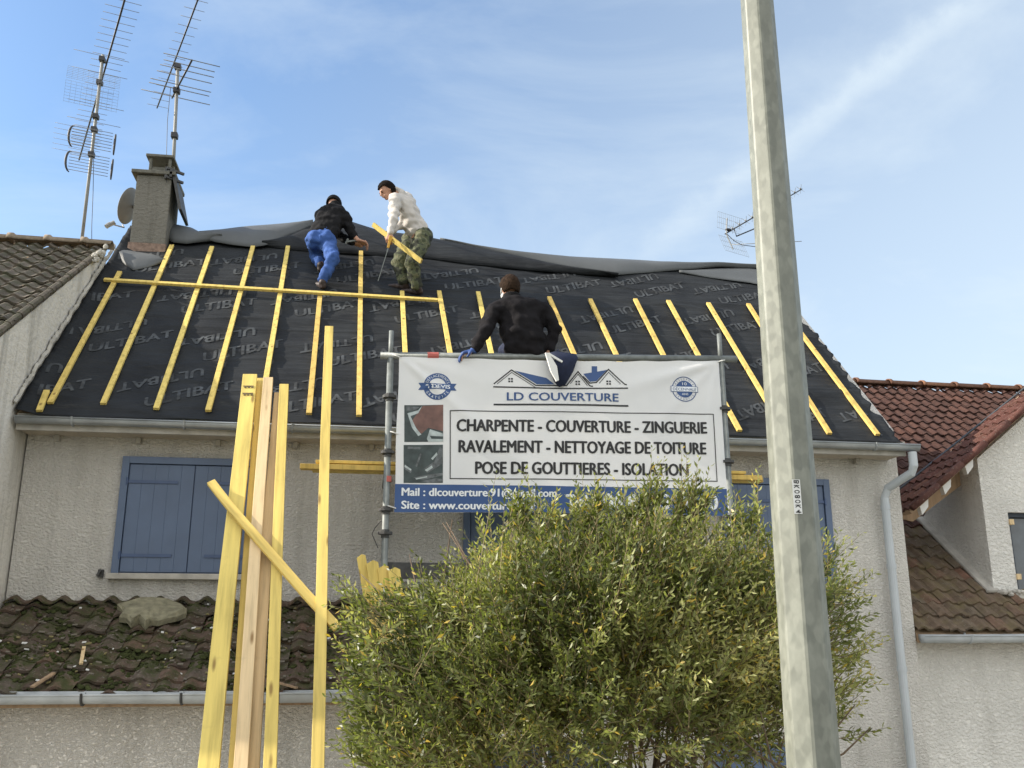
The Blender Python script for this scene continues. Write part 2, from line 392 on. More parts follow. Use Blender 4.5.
# roof deck and soffit
r_ = MB()
r_.extr([RP(XL,0,-.01),RP(XL,VR,-.01),RP(XL,VR,-.11),RP(XL,0,-.11)], (XR-XL-.17,0,0))
bk = 2*RY
r_.extr([(XL,bk-EY,EZ-.01),(XL,RY,RZ-.014),(XL,RY,RZ-.13),(XL,bk-EY,EZ-.13)], (XR-XL-.17,0,0))
r_.build('roof', M['wood_old'], house)
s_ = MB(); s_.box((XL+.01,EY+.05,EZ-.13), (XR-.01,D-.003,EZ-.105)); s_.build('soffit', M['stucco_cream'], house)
fa = MB(); fa.box((XL+.01,EY-.0,EZ-.15), (XR-.01,EY+.025,EZ+.0)); fa.build('fascia', M['concrete'], house)
def hsurf(u, v):
    h = .014 + .016*noise.noise(V((u*.9, v*4.6, 1.7))) + .008*noise.noise(V((u*2.6, v*11, 5)))
    for lv, am in ((.95, .010), (2.02, .012), (3.02, .011)):
        d = v-(lv+.02*math.sin(u*1.7+lv)); 
        if d < 0: h += am*1.7*math.exp(d*6)
    cr_ = noise.noise(V((u*.55+2, v*3.1, 11))); h += .012*max(0, 1-abs(cr_)*9)
    if u < -2.95: h += (-2.95-u)*.35
    return h
rr = random.Random(5)
redge = {}
def right_edge(v):
    return 5.36 + .07*noise.noise(V((v*2.1, 3, 0))) + .06*noise.noise(V((v*6.3, 8, 0))) + .02*noise.noise(V((v*19,1,0)))
us = np.concatenate([np.arange(XL+.01, 5.2, .045)]).tolist(); vs = np.arange(-.04, VR+.01, .02).tolist()
nu = len(us)
def mfn(i_u, v):
    return None
mb = MB(); pts = []; ncol = nu+6
for v in vs:
    re = right_edge(v)
    for u in us: pts.append(RP(u, v, hsurf(u, v)))
    for k in range(1, 7): 
        u = us[-1]+(re-us[-1])*k/6; pts.append(RP(u, v, hsurf(u, v)+(.02*max(0, noise.noise(V((v*7,2,2)))) if k == 6 else 0)))
fs = [(j*ncol+i, j*ncol+i+1, (j+1)*ncol+i+1, (j+1)*ncol+i) for j in range(len(vs)-1) for i in range(ncol-1)]
mb.add(pts, fs)
mem = mb.build('underlay_membrane', M['membrane'], house, smooth=True, thick=.003)
tr = MB(); tr.box((XR-.12,EY+.3,EZ-.3),(XR-.085,EY+.34,EZ-.28))
# printed word, alternate lines turned upside down
gv, gf = text_geo('ULTIBAT', 0)
gw = max(v[0] for v in gv)
pr = MB()
def stamp(uc, vc, ang, hgt, flip, wd):
    ca, sa = math.cos(ang), math.sin(ang); fl = -1 if flip else 1
    q = []
    for x, y in gv:
        X = (x/gw-.5)*wd*fl; Y = (y/CAP-.5)*hgt*fl
        X += Y*.35; q.append((uc+X*ca-Y*sa, vc+X*sa+Y*ca))
    if min(a for a,b in q) < XL+.06 or max(a for a,b in q) > 5.22 or max(b for a,b in q) > VR-.1 or min(b for a,b in q) < .01: 
        keepf = [f for f in gf if all(XL+.06 < q[i][0] < 5.22 and .01 < q[i][1] < VR-.1 for i in f)]
    else: keepf = gf
    if not keepf: return
    for kk, (du, dv_) in enumerate(((-.006,0),(.006,0),(0,.004),(0,-.004))):
        o, f = map_flat([(a_+du, b_+dv_) for a_, b_ in q], keepf, lambda a, b: RP(a, b, hsurf(a, b)+.0062+.0003*kk), .022); pr.add(o, f)
for row in range(5):
    for c in range(-1, 10):
        uc = -3.2 + c*1.22 + (row % 2)*.55 + .09*math.sin(row*3+c*1.3); vc = .45+row*.98+.06*math.sin(c*1.7+row*2)
        stamp(uc+.17, vc-.11, R(25)+.05*math.sin(c*2.3+row), .165, False, .84)
        stamp(uc-.12, vc+.12, R(25)+.05*math.sin(c*2.3+row), .155, True, .82)
pr.build('printed_lettering', M['print'], mem)
# battens
BT = [((120,273),(50,402)),((47,392),(39,410)),((172,246),(103,403)),((212,247),(156,408)),((253,247),(208,410)),((288,247),(259,420)),
      ((320,296),(309,413)),((361,252),(359,415)),((402,292),(409,424)),((439,292),(463,424)),((478,293),(507,424)),((549,298),(606,426)),
      ((590,300),(651,427)),((635,300),(701,428)),((668,302),(740,430)),((708,304),(786,432)),((748,305),(830,433)),((800,332),(878,434))]
for i, (a, b) in enumerate(BT):
    ua, va = onroof(*a, .05); ub, vb = onroof(*b, .05)
    m = MB(); m.tone = .3+.7*rr.random(); m.bar(RP(ua,va,.045+hsurf(ua,va)*.6), RP(ub,vb,.040), .052, .028, UD)
    m.build('batten', M['wood'], house, bevel=.002)
# gutter helper
def gutter(name, parent, x0, x1, y, z, r, mat, open_=True, brackets=0, bmat=None):
    m = MB(); n = 10
    prof = [(-math.cos(math.pi*k/n)*r, -math.sin(math.pi*k/n)*r) for k in range(n+1)]
    prof = [(prof[0][0]+.0, .012)]+prof+[(prof[-1][0], .03)]
    xs = np.linspace(x0, x1, 24).tolist()
    m.grid(lambda a, b: V((a, y+prof[int(b)][0], z+prof[int(b)][1]+.004*math.sin(a*1.9))), xs, list(range(len(prof))))
    for xe in (x0, x1):
        m.add([V((xe, y+p[0], z+p[1])) for p in prof], [tuple(range(len(prof)))])
    g_ = m.build(name, mat, parent, smooth=True, thick=.004)
    bd = MB(); bd.tube([(x0, y-r-.002, z+.01), (x1, y-r-.002, z+.01)], .009, 8); bd.build('gutter_bead', mat, g_, smooth=True)
    for k in range(brackets):
        xb = x0+(k+.5)*(x1-x0)/brackets
        b = MB(); b.tube([(xb, y-r-.012, z+.02)]+[(xb, y-math.cos(math.pi*q/8)*(r+.006), z-math.sin(math.pi*q/8)*(r+.006)) for q in range(9)]+[(xb, y+r+.01, z+.04)], .011, 6)
        b.build('gutter_bracket', bmat or mat, g_)
    return g_
gutter('gutter', house, XL+.02, XR+.1, EY-.055, EZ-.06, .044, M['zinc'], brackets=9)
for k in range(12):
    m = MB(); xx = XL+.25+k*.72; m.box((xx,D-.07,EZ-.19),(xx+.045,D-.004,EZ-.132)); m.build('rafter_foot', M['concrete'], house, bevel=.004)
# downpipe
dp = MB()
P = [V((XR+.02,EY-.065,EZ-.12)), V((XR+.02,EY-.065,EZ-.26)), V((XR+.01,EY-.03,EZ-.33)), V((XR-.12,D-.13,EZ-.45)), V((XR-.145,D-.09,EZ-.55)), V((XR-.145,D-.09,0))]
dp.tube(P, .043, 14)
for z in (EZ-.62, 3.9, 2.9, 1.4): dp.tube([(XR-.145,D-.09,z), (XR-.145,D-.09,z-.05)], .049, 14)
dp.build('downpipe', M['pvc'], house, smooth=False)
# shutters
def shutters(x0, x1, z0, z1, parent):
    f = MB(); t = .065; y = D
    f.box((x0,y-.05,z0),(x0+t,y-.003,z1)); f.box((x1-t,y-.05,z0),(x1,y-.003,z1)); f.box((x0+t,y-.05,z1-t),(x1-t,y-.003,z1))
    fr = f.build('window_frame', M['blue'], parent, bevel=.003)
    xm = (x0+x1)/2
    for a, b, s in ((x0+t+.006, xm-.004, 1), (xm+.004, x1-t-.006, -1)):
        m = MB(); nb = 5; wdt = (b-a)/nb
        for k in range(nb): m.box((a+k*wdt+.0006, y-.0305-.0007*(k%2), z0+.012), (a+(k+1)*wdt-.0006, y-.012, z1-t-.008))
        m.box((a,y-.028,z0+.012),(b,y-.014,z1-t-.008))
        sh = m.build('shutter', M['blue'], parent, bevel=.002)
        for zz in (z0+.16, z1-t-.17):
            h = MB(); e = a if s == 1 else b
            h.box((min(e, e+s*.44), y-.043, zz-.014), (max(e, e+s*.44), y-.0375, zz+.014)); h.tube([(e-s*.012,y-.045,zz-.035),(e-s*.012,y-.045,zz+.035)], .012, 8)
            h.build('strap_hinge', M['blue_dark'], sh)
    m = MB(); m.box((x0+.001,y-.010,z0+.002),(x1-.001,y-.004,z1-.002)); m.build('shadow_gap', M['blue_dark'], fr)
    m = MB(); m.box((x0-.03,y-.10,z0-.055),(x1+.03,y-.002,z0-.002)); m.build('window_sill', M['concrete'], parent, bevel=.006)
shutters(-2.27, -.96, 3.74, 4.81, house)
shutters(.92, 2.12, 3.54, 4.76, house)
shutters(3.55, 4.72, 3.54, 4.76, house)
# ground floor window seen through the shrub
m = MB(); 
for a, b in (((1.0,D-.03,.95),(1.07,D-.003,2.35)),((2.33,D-.03,.95),(2.4,D-.003,2.35)),((1.07,D-.03,2.28),(2.33,D-.003,2.35)),((1.07,D-.03,.95),(2.33,D-.003,1.02)),((1.68,D-.03,1.02),(1.73,D-.003,2.28))): m.box(a, b)
wf = m.build('window', M['white'], house); m = MB(); m.box((1.07,D-.012,1.02),(2.33,D-.004,2.28)); m.build('pane', M['glass'], wf)
m = MB(); m.box((3.3,D-.04,.0),(4.25,D-.003,2.2)); dr = m.build('door', M['blue'], house, bevel=.01); m = MB(); m.tube([(3.42,D-.09,1.05),(3.54,D-.09,1.05)], .012); m.tube([(3.42,D-.09,1.05),(3.42,D-.04,1.05)], .01); m.build('handle', M['zinc'], dr)
# little iron fitting on wall
p = atY(101,573,D); m = MB(); m.box((p.x-.02,D-.03,p.z-.04),(p.x+.025,D-.002,p.z+.03)); m.tube([(p.x,D-.03,p.z),(p.x+.01,D-.07,p.z+.02),(p.x-.01,D-.08,p.z-.03)], .012, 6); m.build('shutter_catch', M['steel_dark'], house)
# lower roof (ground-floor extension)
LA = R(30); LV = V((0, math.cos(LA), math.sin(LA))); LN = V((0,-math.sin(LA),math.cos(LA))); LO = V((0, 7.93, 2.76)); LX0 = -3.13; LX1 = .42
Lv = (D-7.93)/math.cos(LA)
m = MB(); tile_rows(m, LO-LN*.0, (1,0,0), LV, LX0, LX1, 0, Lv-.02, tw=.195, th=.145, amp=.034, lift=.026, seed=11, sloppy=2.6)
m.build('lower_roof', M['tile_low'], house, smooth=False)
m = MB(); m.extr([LO+V((LX0,0,-.03)), LO+V((LX1-.02,0,-.03)), V((LX1-.02,D-.002,3.43)), V((LX0,D-.002,3.43))], (0,0,-.06)); m.build('lower_roof_deck', M['wood_old'], house)
m = MB(); m.box((LX0,8.2,0),(LX1-.1,D-.002,2.83)); m.build('lower_wall', M['stucco'], house)
gutter('gutter', house, LX0, LX1+.03, 7.85, 2.755, .058, M['zinc_white'], brackets=5, bmat=M['steel_dark'])
m = MB()
for i in range(17):
    xa = LX0+i*.205; q = [(xa+k*.205/8, .02+.05*max(0,.5+.5*math.cos((k/8-.35)*2*math.pi))**1.6) for k in range(9)]
    m.tone = rr.random(); m.add([V((x, D-.10, 3.445+h)) for x, h in q]+[V((x, D-.004, 3.47+h)) for x, h in q], [(k,k+1,k+10,k+9) for k in range(8)])
m.build('flashing_tile', M['tile_low'], house, thick=.014)

# chimney (child of the house) 
def chim_pt(px, py): return atY(px, py, 11.35)
a = chim_pt(133, 250).x; b = chim_pt(171, 245).x; a -= .045; b = a+.42
cw = (a, b); cy0, cy1 = 11.32, 11.86; ct = atY(150, 176, 11.35).z
m = MB(); cb = EZ+(cy0-EY)*math.tan(PR)-.3
def taper(m, x0, x1, y0, y1, z0, z1, k=0, mi=0):
    m.add([(x0,y0,z0),(x1,y0,z0),(x1,y1,z0),(x0,y1,z0),(x0+k,y0+k,z1),(x1-k,y0+k,z1),(x1-k,y1-k,z1),(x0+k,y1-k,z1)], [(0,3,2,1),(4,5,6,7),(0,1,5,4),(1,2,6,5),(2,3,7,6),(3,0,4,7)], mi)
taper(m, a, b, cy0, cy1, cb+.42, ct, .0); ch = m.build('chimney', M['chimney'], house, bevel=.015)
m = MB(); taper(m, a-.012, b+.012, cy0-.012, cy1+.012, cb, cb+.425, 0); m.build('chimney_base', M['brick'], ch)
m = MB(); taper(m, a-.06, b+.05, cy0-.05, cy1+.05, ct+.001, ct+.05, 0); m.build('chimney_cap', M['cap'], ch, bevel=.008)
m = MB(); xm = (a+b)/2; t1 = atY(150, 157, 11.45).z
taper(m, a+.09, b-.03, cy0+.06, cy1-.06, ct+.051, ct+.12, .02)
for xx, yy in ((a+.11,cy0+.08),(b-.08,cy0+.08),(a+.11,cy1-.12),(b-.08,cy1-.12)): m.box((xx,yy,ct+.12),(xx+.035,yy+.035,t1-.03))
m.box((a+.13,cy0+.1,ct+.12),(b-.09,cy1-.1,ct+.17)); m.box((a+.07,cy0+.04,t1-.03),(b-.01,cy1-.04,t1+.005)); m.build('chimney_pot', M['cap'], ch, bevel=.006)
# slab leaning on the right side of the chimney
m = MB(); p0 = atY(172,186,11.5); p1 = atY(180,213,11.5); m.bar((b+.02,11.55,ct+.03),(b+.14,11.55,ct-.45),.5,.035,(0,1,0)); m.build('zinc_flashing', M['steel_dark'], ch)
# loose sheets on the ridge
def loft(name, upper, lower, hu, hm, hl, mat, seed=0, n=44, rows=7, wob=.02, thick=.006, back=False):
    def interp(pl, t):
        L = [0]
        for i in range(1, len(pl)): L.append(L[-1]+math.dist(pl[i-1], pl[i]))
        q = t*L[-1]
        for i in range(1, len(pl)):
            if q <= L[i]+1e-9:
                s = (q-L[i-1])/max(1e-9, L[i]-L[i-1]); return (pl[i-1][0]+(pl[i][0]-pl[i-1][0])*s, pl[i-1][1]+(pl[i][1]-pl[i-1][1])*s)
        return pl[-1]
    mb = MB(); pts = []
    for i in range(n+1):
        t = i/n; pu = interp(upper, t); pl = interp(lower, t)
        Pu = onroof(*pu, hu); Pl = onroof(*pl, hl)
        col = []
        for j in range(rows+1):
            s = j/rows; u = Pl[0]+(Pu[0]-Pl[0])*s; v = Pl[1]+(Pu[1]-Pl[1])*s
            h = (hl*(1-s)+hu*s)+hm*math.sin(math.pi*s)**1.0 + wob*noise.noise(V((u*1.7, v*5, seed)))*(1 if 0 < j < rows else .3)
            col.append(RP(u, v, h))
        if back: 
            e = col[-1]; col.append(V((e.x, max(e.y+.10, RY+.02), max(e.z-.05, RZ-.1)))); col.append(V((e.x, RY+.35, RZ-.25)))
        pts.append(col)
    K = len(pts[0]); flat = [q for c in pts for q in c]
    fs = [(i*K+j, i*K+j+1, (i+1)*K+j+1, (i+1)*K+j) for i in range(n) for j in range(K-1)]
    mb.add(flat, fs); return mb.build(name, mat, house, smooth=True, thick=thick)
loft('loose_sheet', [(167,224.6),(177,224.6),(191,227.7),(201,232.5),(222,237)], [(165.6,238.7),(172.6,242.5),(186.7,244),(198.4,242.5),(222,240)], .10, .07, .05, M['grey_sheet'], 2, n=26, back=True)
loft('loose_sheet', [(199,233),(215,230),(231,228),(250,226),(269,224.6),(290,223),(313,222)], [(199,238),(215,242),(231,244.5),(252,247),(264,245.7),(278,241),(313,226)], .08, .06, .06, M['grey_sheet'], 3, back=True)
loft('loose_sheet', [(262,243),(278,239),(294,233),(308,227),(330,223),(352,222),(377,230),(430,237.5),(470,246),(506,253),(570,268),(618,275.5)], [(262,246),(278,248),(294,250),(310,251),(330,253),(352,254),(377,256),(430,259),(470,264),(506,268),(570,274),(618,277)], .07, .05, .03, M['membrane'], 4, n=70, back=True)
loft('loose_sheet', [(440,240),(475,247),(517,253),(570,256.5),(639,260),(660,261.5),(703,263),(750,266),(766,267)], [(440,241),(475,249),(517,258),(570,268.5),(617,275),(643,273),(686,269.5),(720,267),(766,269)], .05, .05, .035, M['grey_sheet'], 5, n=60, back=True)
loft('loose_sheet', [(679,271),(720,268.5),(750,268),(772,272)], [(679,272.5),(711.7,278),(750,283),(768,287)], .03, .015, .025, M['grey_sheet'], 6, n=24)
loft('loose_sheet', [(113,249),(130,250.6),(154,254.5),(165,261)], [(114,251),(124,264),(133,270.5),(149,267),(165,262)], .05, .035, .03, M['grey_sheet'], 7, n=24)
# ragged mortar/tile bits along the ridge and along the left wall
m = MB(); pts = []; NN_ = 150
for k in range(NN_+1):
    v = -.02+(VR-.75)*k/NN_; b_ = .10+.035*noise.noise(V((v*6,1,1))); w_ = .045+.05*abs(noise.noise(V((v*11,4,2))))+.02*noise.noise(V((v*31,2,7)))
    pts += [RP(XL+.012, v, b_), RP(XL+.022, v+.01*noise.noise(V((v*20,0,0))), b_+w_*.6), RP(XL+.003, v, b_+w_)]
m.add(pts, [(3*k+a_, 3*k+a_+1, 3*k+a_+4, 3*k+a_+3) for k in range(NN_) for a_ in (0,1)]); m.build('mortar_edge', M['concrete'], house, thick=.008)
# ================================================================== LEFT NEIGHBOUR
lh = thing('neighbour_house', 'left neighbour house with mossy brown roof tiles and streaked grey gable wall', 'house', (-6, 9, 0))
ry, rz, sl = 10.83, 7.57, .714
m = MB(); yf = 7.45
sec = [(yf,0),(yf,rz-(ry-yf)*sl-.07),(ry,rz-.07),(2*ry-yf,rz-(ry-yf)*sl-.07),(2*ry-yf,0)]
m.extr([(-13,y,z) for y,z in sec], (13-3.155,0,0)); m.build('wall', M['stucco_left'], lh)
ang = math.atan(sl); lv = V((0,math.cos(ang),math.sin(ang))); L = (ry-6.95)/math.cos(ang)
m = MB(); tile_rows(m, V((0,6.95,rz-(ry-6.95)*sl-.03)), (1,0,0), lv, -3.12-.165*32, -3.12, 0, L, tw=.165, th=.185, amp=.036, lift=.03, seed=4, sloppy=1.4)
m.build('roof', M['tile_left'], lh)
m = MB(); m.extr([(-13,6.97,rz-(ry-6.97)*sl-.05),(-13,ry,rz-.05),(-13,2*ry-6.97,rz-(ry-6.97)*sl-.05),(-13,2*ry-6.97,rz-(ry-6.97)*sl-.15),(-13,ry,rz-.15),(-13,6.97,rz-(ry-6.97)*sl-.15)], (13-3.165,0,0)); m.build('roof_deck', M['wood_old'], lh)
ridge_row(lh, (-8.6,ry,rz+.01), (-3.12,ry,rz+.01), .085, .40, M['ridge'])
m = MB()
for k in range(48):
    t = k/47; q = V((-3.13, ry-.02-t*.45, rz+.02-t*.45*sl)); s = rr.uniform(.015,.036); m.ball(q+V((rr.uniform(-.03,.03),rr.uniform(-.03,.03),rr.uniform(-.08,.0))), (s*.8,s*rr.uniform(.7,1.6),s), 7)
m.build('verge_mortar', M['concrete'], lh)
m = MB(); tt = .0
for k in range(16):
    q0 = V((-3.13, 7.0, rz-(ry-7.0)*sl)) + lv*(k*.28); m.tone = rr.random(); m.tube([q0-V((.03,0,.01)), q0-V((.03,0,.01))+lv*.30], [.040,.032], 8)
m.build('verge_tile', M['tile_left'], lh)
gutter('gutter', lh, -13, -3.14, 6.87, rz-(ry-6.95)*sl-.08, .07, M['zinc'])

# ================================================================== RIGHT NEIGHBOUR
rh = thing('neighbour_house', 'right neighbour house with red brown tiled roof and gabled dormer', 'house', (10, 9.3, 0))
A = R(38); rv = V((0,math.cos(A),math.sin(A))); Y0 = 9.15; Z0 = 3.225; ridY = 14.27; ridZ = Z0+(ridY-Y0)*math.tan(A)
m = MB(); sec = [(Y0+.2,0),(Y0+.2,Z0+.03),(ridY,ridZ-.12),(2*ridY-Y0-.2,Z0+.03),(2*ridY-Y0-.2,0)]
m.extr([(XR+.10,y,z) for y,z in sec], (14-XR-.10,0,0)); m.build('wall', M['stucco_right'], rh)
m = MB(); L = (ridY-Y0)/math.cos(A)
def eyz(v): return Y0+v*math.cos(A)
DX0, DXC, DXR, DZ0 = 5.80, 6.80, 8.25, 4.50     # eave x, cheek x, ridge x, eave z
DSL = .768
def dz(x): return DZ0+(x-DX0)*DSL if x <= DXR else DZ0+(2*DXR-x-DX0)*DSL
def yint(x): return Y0+(dz(x)-Z0)/math.tan(A)
DX1 = 2*DXR-DXC
def keep_main(u, v):
    y = eyz(v)
    if DXC+.02 < u < DX1 and 9.64 < y < 9.95: return False
    return True
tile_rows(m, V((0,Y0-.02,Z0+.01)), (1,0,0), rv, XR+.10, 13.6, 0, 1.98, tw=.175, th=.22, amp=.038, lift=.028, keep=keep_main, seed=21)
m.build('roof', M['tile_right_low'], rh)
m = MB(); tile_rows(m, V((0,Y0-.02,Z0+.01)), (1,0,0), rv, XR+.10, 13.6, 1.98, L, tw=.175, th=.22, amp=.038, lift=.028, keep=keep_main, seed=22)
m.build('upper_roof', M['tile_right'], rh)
m = MB(); m.extr([(XR+.105,Y0,Z0-.02),(XR+.105,ridY,ridZ-.02),(XR+.105,2*ridY-Y0,Z0-.02),(XR+.105,2*ridY-Y0,Z0-.1),(XR+.105,ridY,ridZ-.11),(XR+.105,Y0,Z0-.1)], (14-XR-.2,0,0)); m.build('roof_deck', M['wood_old'], rh)
ridge_row(rh, (5.6,ridY,ridZ+.05), (13.6,ridY,ridZ+.05), .095, .60, M['ridge_red'], seed=8)
gutter('gutter', rh, XR+.11, 13.8, Y0-.08, Z0-.045, .055, M['zinc_white'], brackets=8)
# dormer
DYF = 9.62
wz = lambda x: dz(x)-.14
m = MB(); zb = Z0+(DYF-Y0)*math.tan(A)-.1
poly = [(DXC,zb),(DXC,wz(DXC)),(DXR,wz(DXR)),(DX1,wz(DX1)),(DX1,zb)]
wx0, wx1, wz0, wz1 = 7.09, 8.0, 3.62, 4.53
# front wall with a window opening, pieces butted round it
yb = DYF+.30
def prism(pl, y0, y1): m.extr([(x,y0,z) for x,z in pl], (0,y1-y0,0))
prism([(DXC,zb),(wx0,zb),(wx0,wz(wx0)),(DXC,wz(DXC))], DYF, yb)
prism([(wx1,zb),(DX1,zb),(DX1,wz(DX1)),(DXR,wz(DXR)),(wx1,wz(wx1))], DYF, yb)
prism([(wx0,wz1),(wx1,wz1),(wx1,wz(wx1)),(wx0,wz(wx0))], DYF, yb); prism([(wx0,zb),(wx1,zb),(wx1,wz0),(wx0,wz0)], DYF, yb)
dw = m.build('dormer', M['stucco_right'], rh)
m = MB()
for a_, b_ in (((wx0,DYF+.05,wz0),(wx0+.05,DYF+.1,wz1)),((wx1-.05,DYF+.05,wz0),(wx1,DYF+.1,wz1)),((wx0+.05,DYF+.05,wz1-.05),(wx1-.05,DYF+.1,wz1)),((wx0+.05,DYF+.05,wz0),(wx1-.05,DYF+.1,wz0+.05)),(((wx0+wx1)/2-.03,DYF+.05,wz0+.05),((wx0+wx1)/2+.03,DYF+.1,wz1-.05))): m.box(a_, b_)
dwf = m.build('window_frame', simple('dark_window_paint', (.018,.028,.045), .5), dw)
m = MB(); m.box((wx0+.01,DYF+.115,wz0+.01),(wx1-.01,DYF+.12,wz1-.01)); m.build('pane', M['glass'], dw)
m = MB()
for k in range(40):
    xx = wx0+.07+k*.02
    if xx < wx1-.05: m.box((xx,DYF+.125+.008*(k%2),wz0+.02),(xx+.02,DYF+.13+.008*(k%2),wz1-.02))
m.build('curtain', M['white'], dw)
m = MB(); m.box((wx0-.05,DYF-.07,wz0-.06),(wx1+.05,DYF+.05,wz0-.004)); m.build('window_sill', M['concrete'], dw, bevel=.008)
for zz in (3.82, 4.42):
    m = MB(); m.box((wx0+.0,DYF-.02,zz-.03),(wx0+.05,DYF+.048,zz+.03)); m.build('hinge_block', M['wood_pale'], dw)
ddep = lambda dx_: .95-.20*dx_
dvec = V((math.cos(math.atan(DSL)),0,math.sin(math.atan(DSL))))
m = MB(); Ld = (DXR-DX0)/dvec.x
tile_rows(m, V((DX0,DYF-.2,DZ0)), (0,1,0), dvec, 0, 3.7, 0, Ld, tw=.165, th=.21, amp=.036, lift=.028, keep=lambda u, v: u < ddep(v*dvec.x), seed=31)
m.build('dormer_roof', M['tile_red'], rh)
m = MB(); dv2 = V((-dvec.x,0,dvec.z)); tile_rows(m, V((2*DXR-DX0,DYF-.2,DZ0)), (0,1,0), dv2, 0, 3.7, 0, Ld, tw=.165, th=.21, amp=.036, lift=.028, keep=lambda u, v: u < ddep(v*dvec.x), seed=32)
m.build('dormer_roof', M['tile_red'], rh)
m = MB(); NN = 8
for sgn in (1,-1):
    X = lambda x: x if sgn == 1 else 2*DXR-x
    top = [(X(DX0+(DXR-DX0)*k/NN), DYF-.2+ddep((DXR-DX0)*k/NN), DZ0-.015+(DXR-DX0)*k/NN*DSL) for k in range(NN+1)]
    bot = [(p_[0], DYF-.18, p_[2]) for p_ in top]
    m.add(bot+top, [(k,k+1,NN+2+k,NN+1+k) for k in range(NN)])
m.build('dormer_soffit', M['wood_old'], rh, thick=.05)
# verge capping, upper pieces coloured lighter terracotta as if sunlit, and white bracket ends under the overhang
for k in range(8):
    m = MB(); m.tone = rr.random(); q0 = V((DX0,DYF-.22,DZ0+.02))+dvec*(k*.40); m.tube([q0, q0+dvec*.42], [.034,.042], 10)
    if k*.40 < Ld-.1: m.build('verge_tile', M['ridge_red'] if k > 5 else M['tile_red'], rh, smooth=True)
for fx in (.12,.42,.72):
    x = DX0+fx*(DXC-DX0)+.05; m = MB(); z1 = dz(x)-.055
    m.extr([(x,DYF-.1,z1-.02),(x+.11,DYF-.1,z1+.065),(x+.10,DYF-.1,z1-.02),(x+.02,DYF-.1,z1-.11)], (0,.07,0)); m.build('rafter_tail', M['white'], rh)
m = MB(); m.extr([(DXC,DYF+.302,Z0+.3),(DXC,10.9,Z0+1.30),(DXC,DYF+ddep(1.0)-.25,wz(DXC)),(DXC,DYF+.302,wz(DXC))], (.12,0,0)); m.build('dormer_cheek', M['stucco_right'], rh)
m = MB(); m.extr([(DX0+.1,DYF+.35,DZ0-.0),(DXC,DYF+.35,wz(DXC)+.02),(DXC,DYF+.35,wz(DXC)-.25),(DX0+.35,DYF+.35,DZ0-.05)],(0,.03,0)); m.build('soffit_board', M['wood_old'], rh)
m = MB()
q0 = V((DXC-.02, DYF-.02, Z0+(DYF-Y0)*math.tan(A)+.06))
m.bar(q0, q0+rv*1.55, .16, .05, (1,0,0)); m.build('cement_flashing', M['concrete'], rh, bevel=.02)
m = MB()
for k in range(50):
    x = rr.uniform(6.85,7.5); s = rr.uniform(.015,.05); m.ball((x, DYF-.03+rr.uniform(-.03,.01), Z0+(DYF-Y0)*math.tan(A)+.05+rr.uniform(-.02,.02)), (s,s,s*.7), 6)
m.build('mortar_fillet', M['concrete'], rh)
m = MB(); va_ = V((DX0,DYF-.2+ddep(0)+.09,DZ0+.03)); vb_ = V((DXR,DYF-.2+ddep(DXR-DX0)+.09,dz(DXR)+.03)); m.bar(va_, vb_, .06, .012, (0,1,0)); m.build('valley_flashing', M['steel_dark'], rh)

# ================================================================== THINGS ON THE MAIN ROOF
ua, va = onroof(104,279.5,.09); ub, vb = onroof(438,300,.09)
m = MB(); m.tone = .8; m.bar(RP(ua,va,.088), RP((ua+ub)/2,(va+vb)/2,.088), .05, .03, VD); m.bar(RP((ua+ub)/2,(va+vb)/2,.088), RP(ub,vb,.088), .05, .03, VD)
tag(m.build('long_batten', M['wood'], bevel=.002), 'long yellow batten lying level across the upper roof under the workers feet', 'batten')

# ================================================================== SCAFFOLD
YB = 8.153
sc = thing('scaffold', 'galvanised tube scaffold carrying the banner in front of the house', 'scaffold', (1.7, YB+.4, 0))
pL0 = atY(391.5,331,YB+.03); pR0 = atY(719,334,YB+.03); xr1 = atY(734,520,YB+.03)
def std(px, top, bot_x, zb):
    m = MB(); m.tube([(bot_x,YB+.03,zb),(top.x,YB+.03,top.z-.25)], .03, 12); m.tube([(top.x,YB+.03,top.z-.3),(top.x,YB+.03,top.z)], .022, 12); return m
xbL = pL0.x-.015; xbR = xr1.x+.06
for tp, xb in ((pL0, pL0.x+.02), (pR0, pR0.x+.04)):
    m = std(0, tp, xb, .0); s1 = m.build('upright_tube', M['steel'], sc, smooth=True)
    for z in (5.24,4.74,4.24,4.04,3.72,3.22,2.72,2.22):
        fx = tp.x+(xb-tp.x)*(tp.z-z)/tp.z
        r1 = MB(); r1.tube([(fx,YB+.03,z-.012),(fx,YB+.03,z+.012)], .062, 10); r1.tube([(fx,YB+.03,z-.04),(fx,YB+.03,z+.03)], .036, 10)
        r1.build('rosette', M['steel_dark'], s1)
    if tp is pL0: m = MB(); m.tube([(tp.x+.013,YB+.03,4.48),(tp.x+.013,YB+.03,4.53)], .0325, 12); m.build('red_band', M['red'], s1)
    m = MB(); m.tube([(xb,YB+.9,0),(xb,YB+.9,4.72)], .024, 10); m.build('upright_tube', M['steel'], sc, smooth=True)
    for z in (3.55, 4.58):
        m = MB(); m.tube([(tp.x,YB+.03,z),(tp.x,YB+.97,z)], .024, 10); m.build('transom_tube', M['steel'], sc, smooth=True)
RZL = atY(391,356,YB+.03).z; RZR = atY(735,359,YB+.03).z
rail_a = V((pL0.x-.09,YB+.03,RZL)); rail_b = V((pR0.x+.16,YB+.03,RZR+.0))
m = MB(); m.tube([rail_a, rail_b], .032, 12); rl = m.build('guard_rail', M['steel'], sc, smooth=True)
rp = lambda t: rail_a+(rail_b-rail_a)*t
m = MB(); m.tube([rp(.125),rp(.155)], .035, 12); m.build('red_band', M['red'], rl)
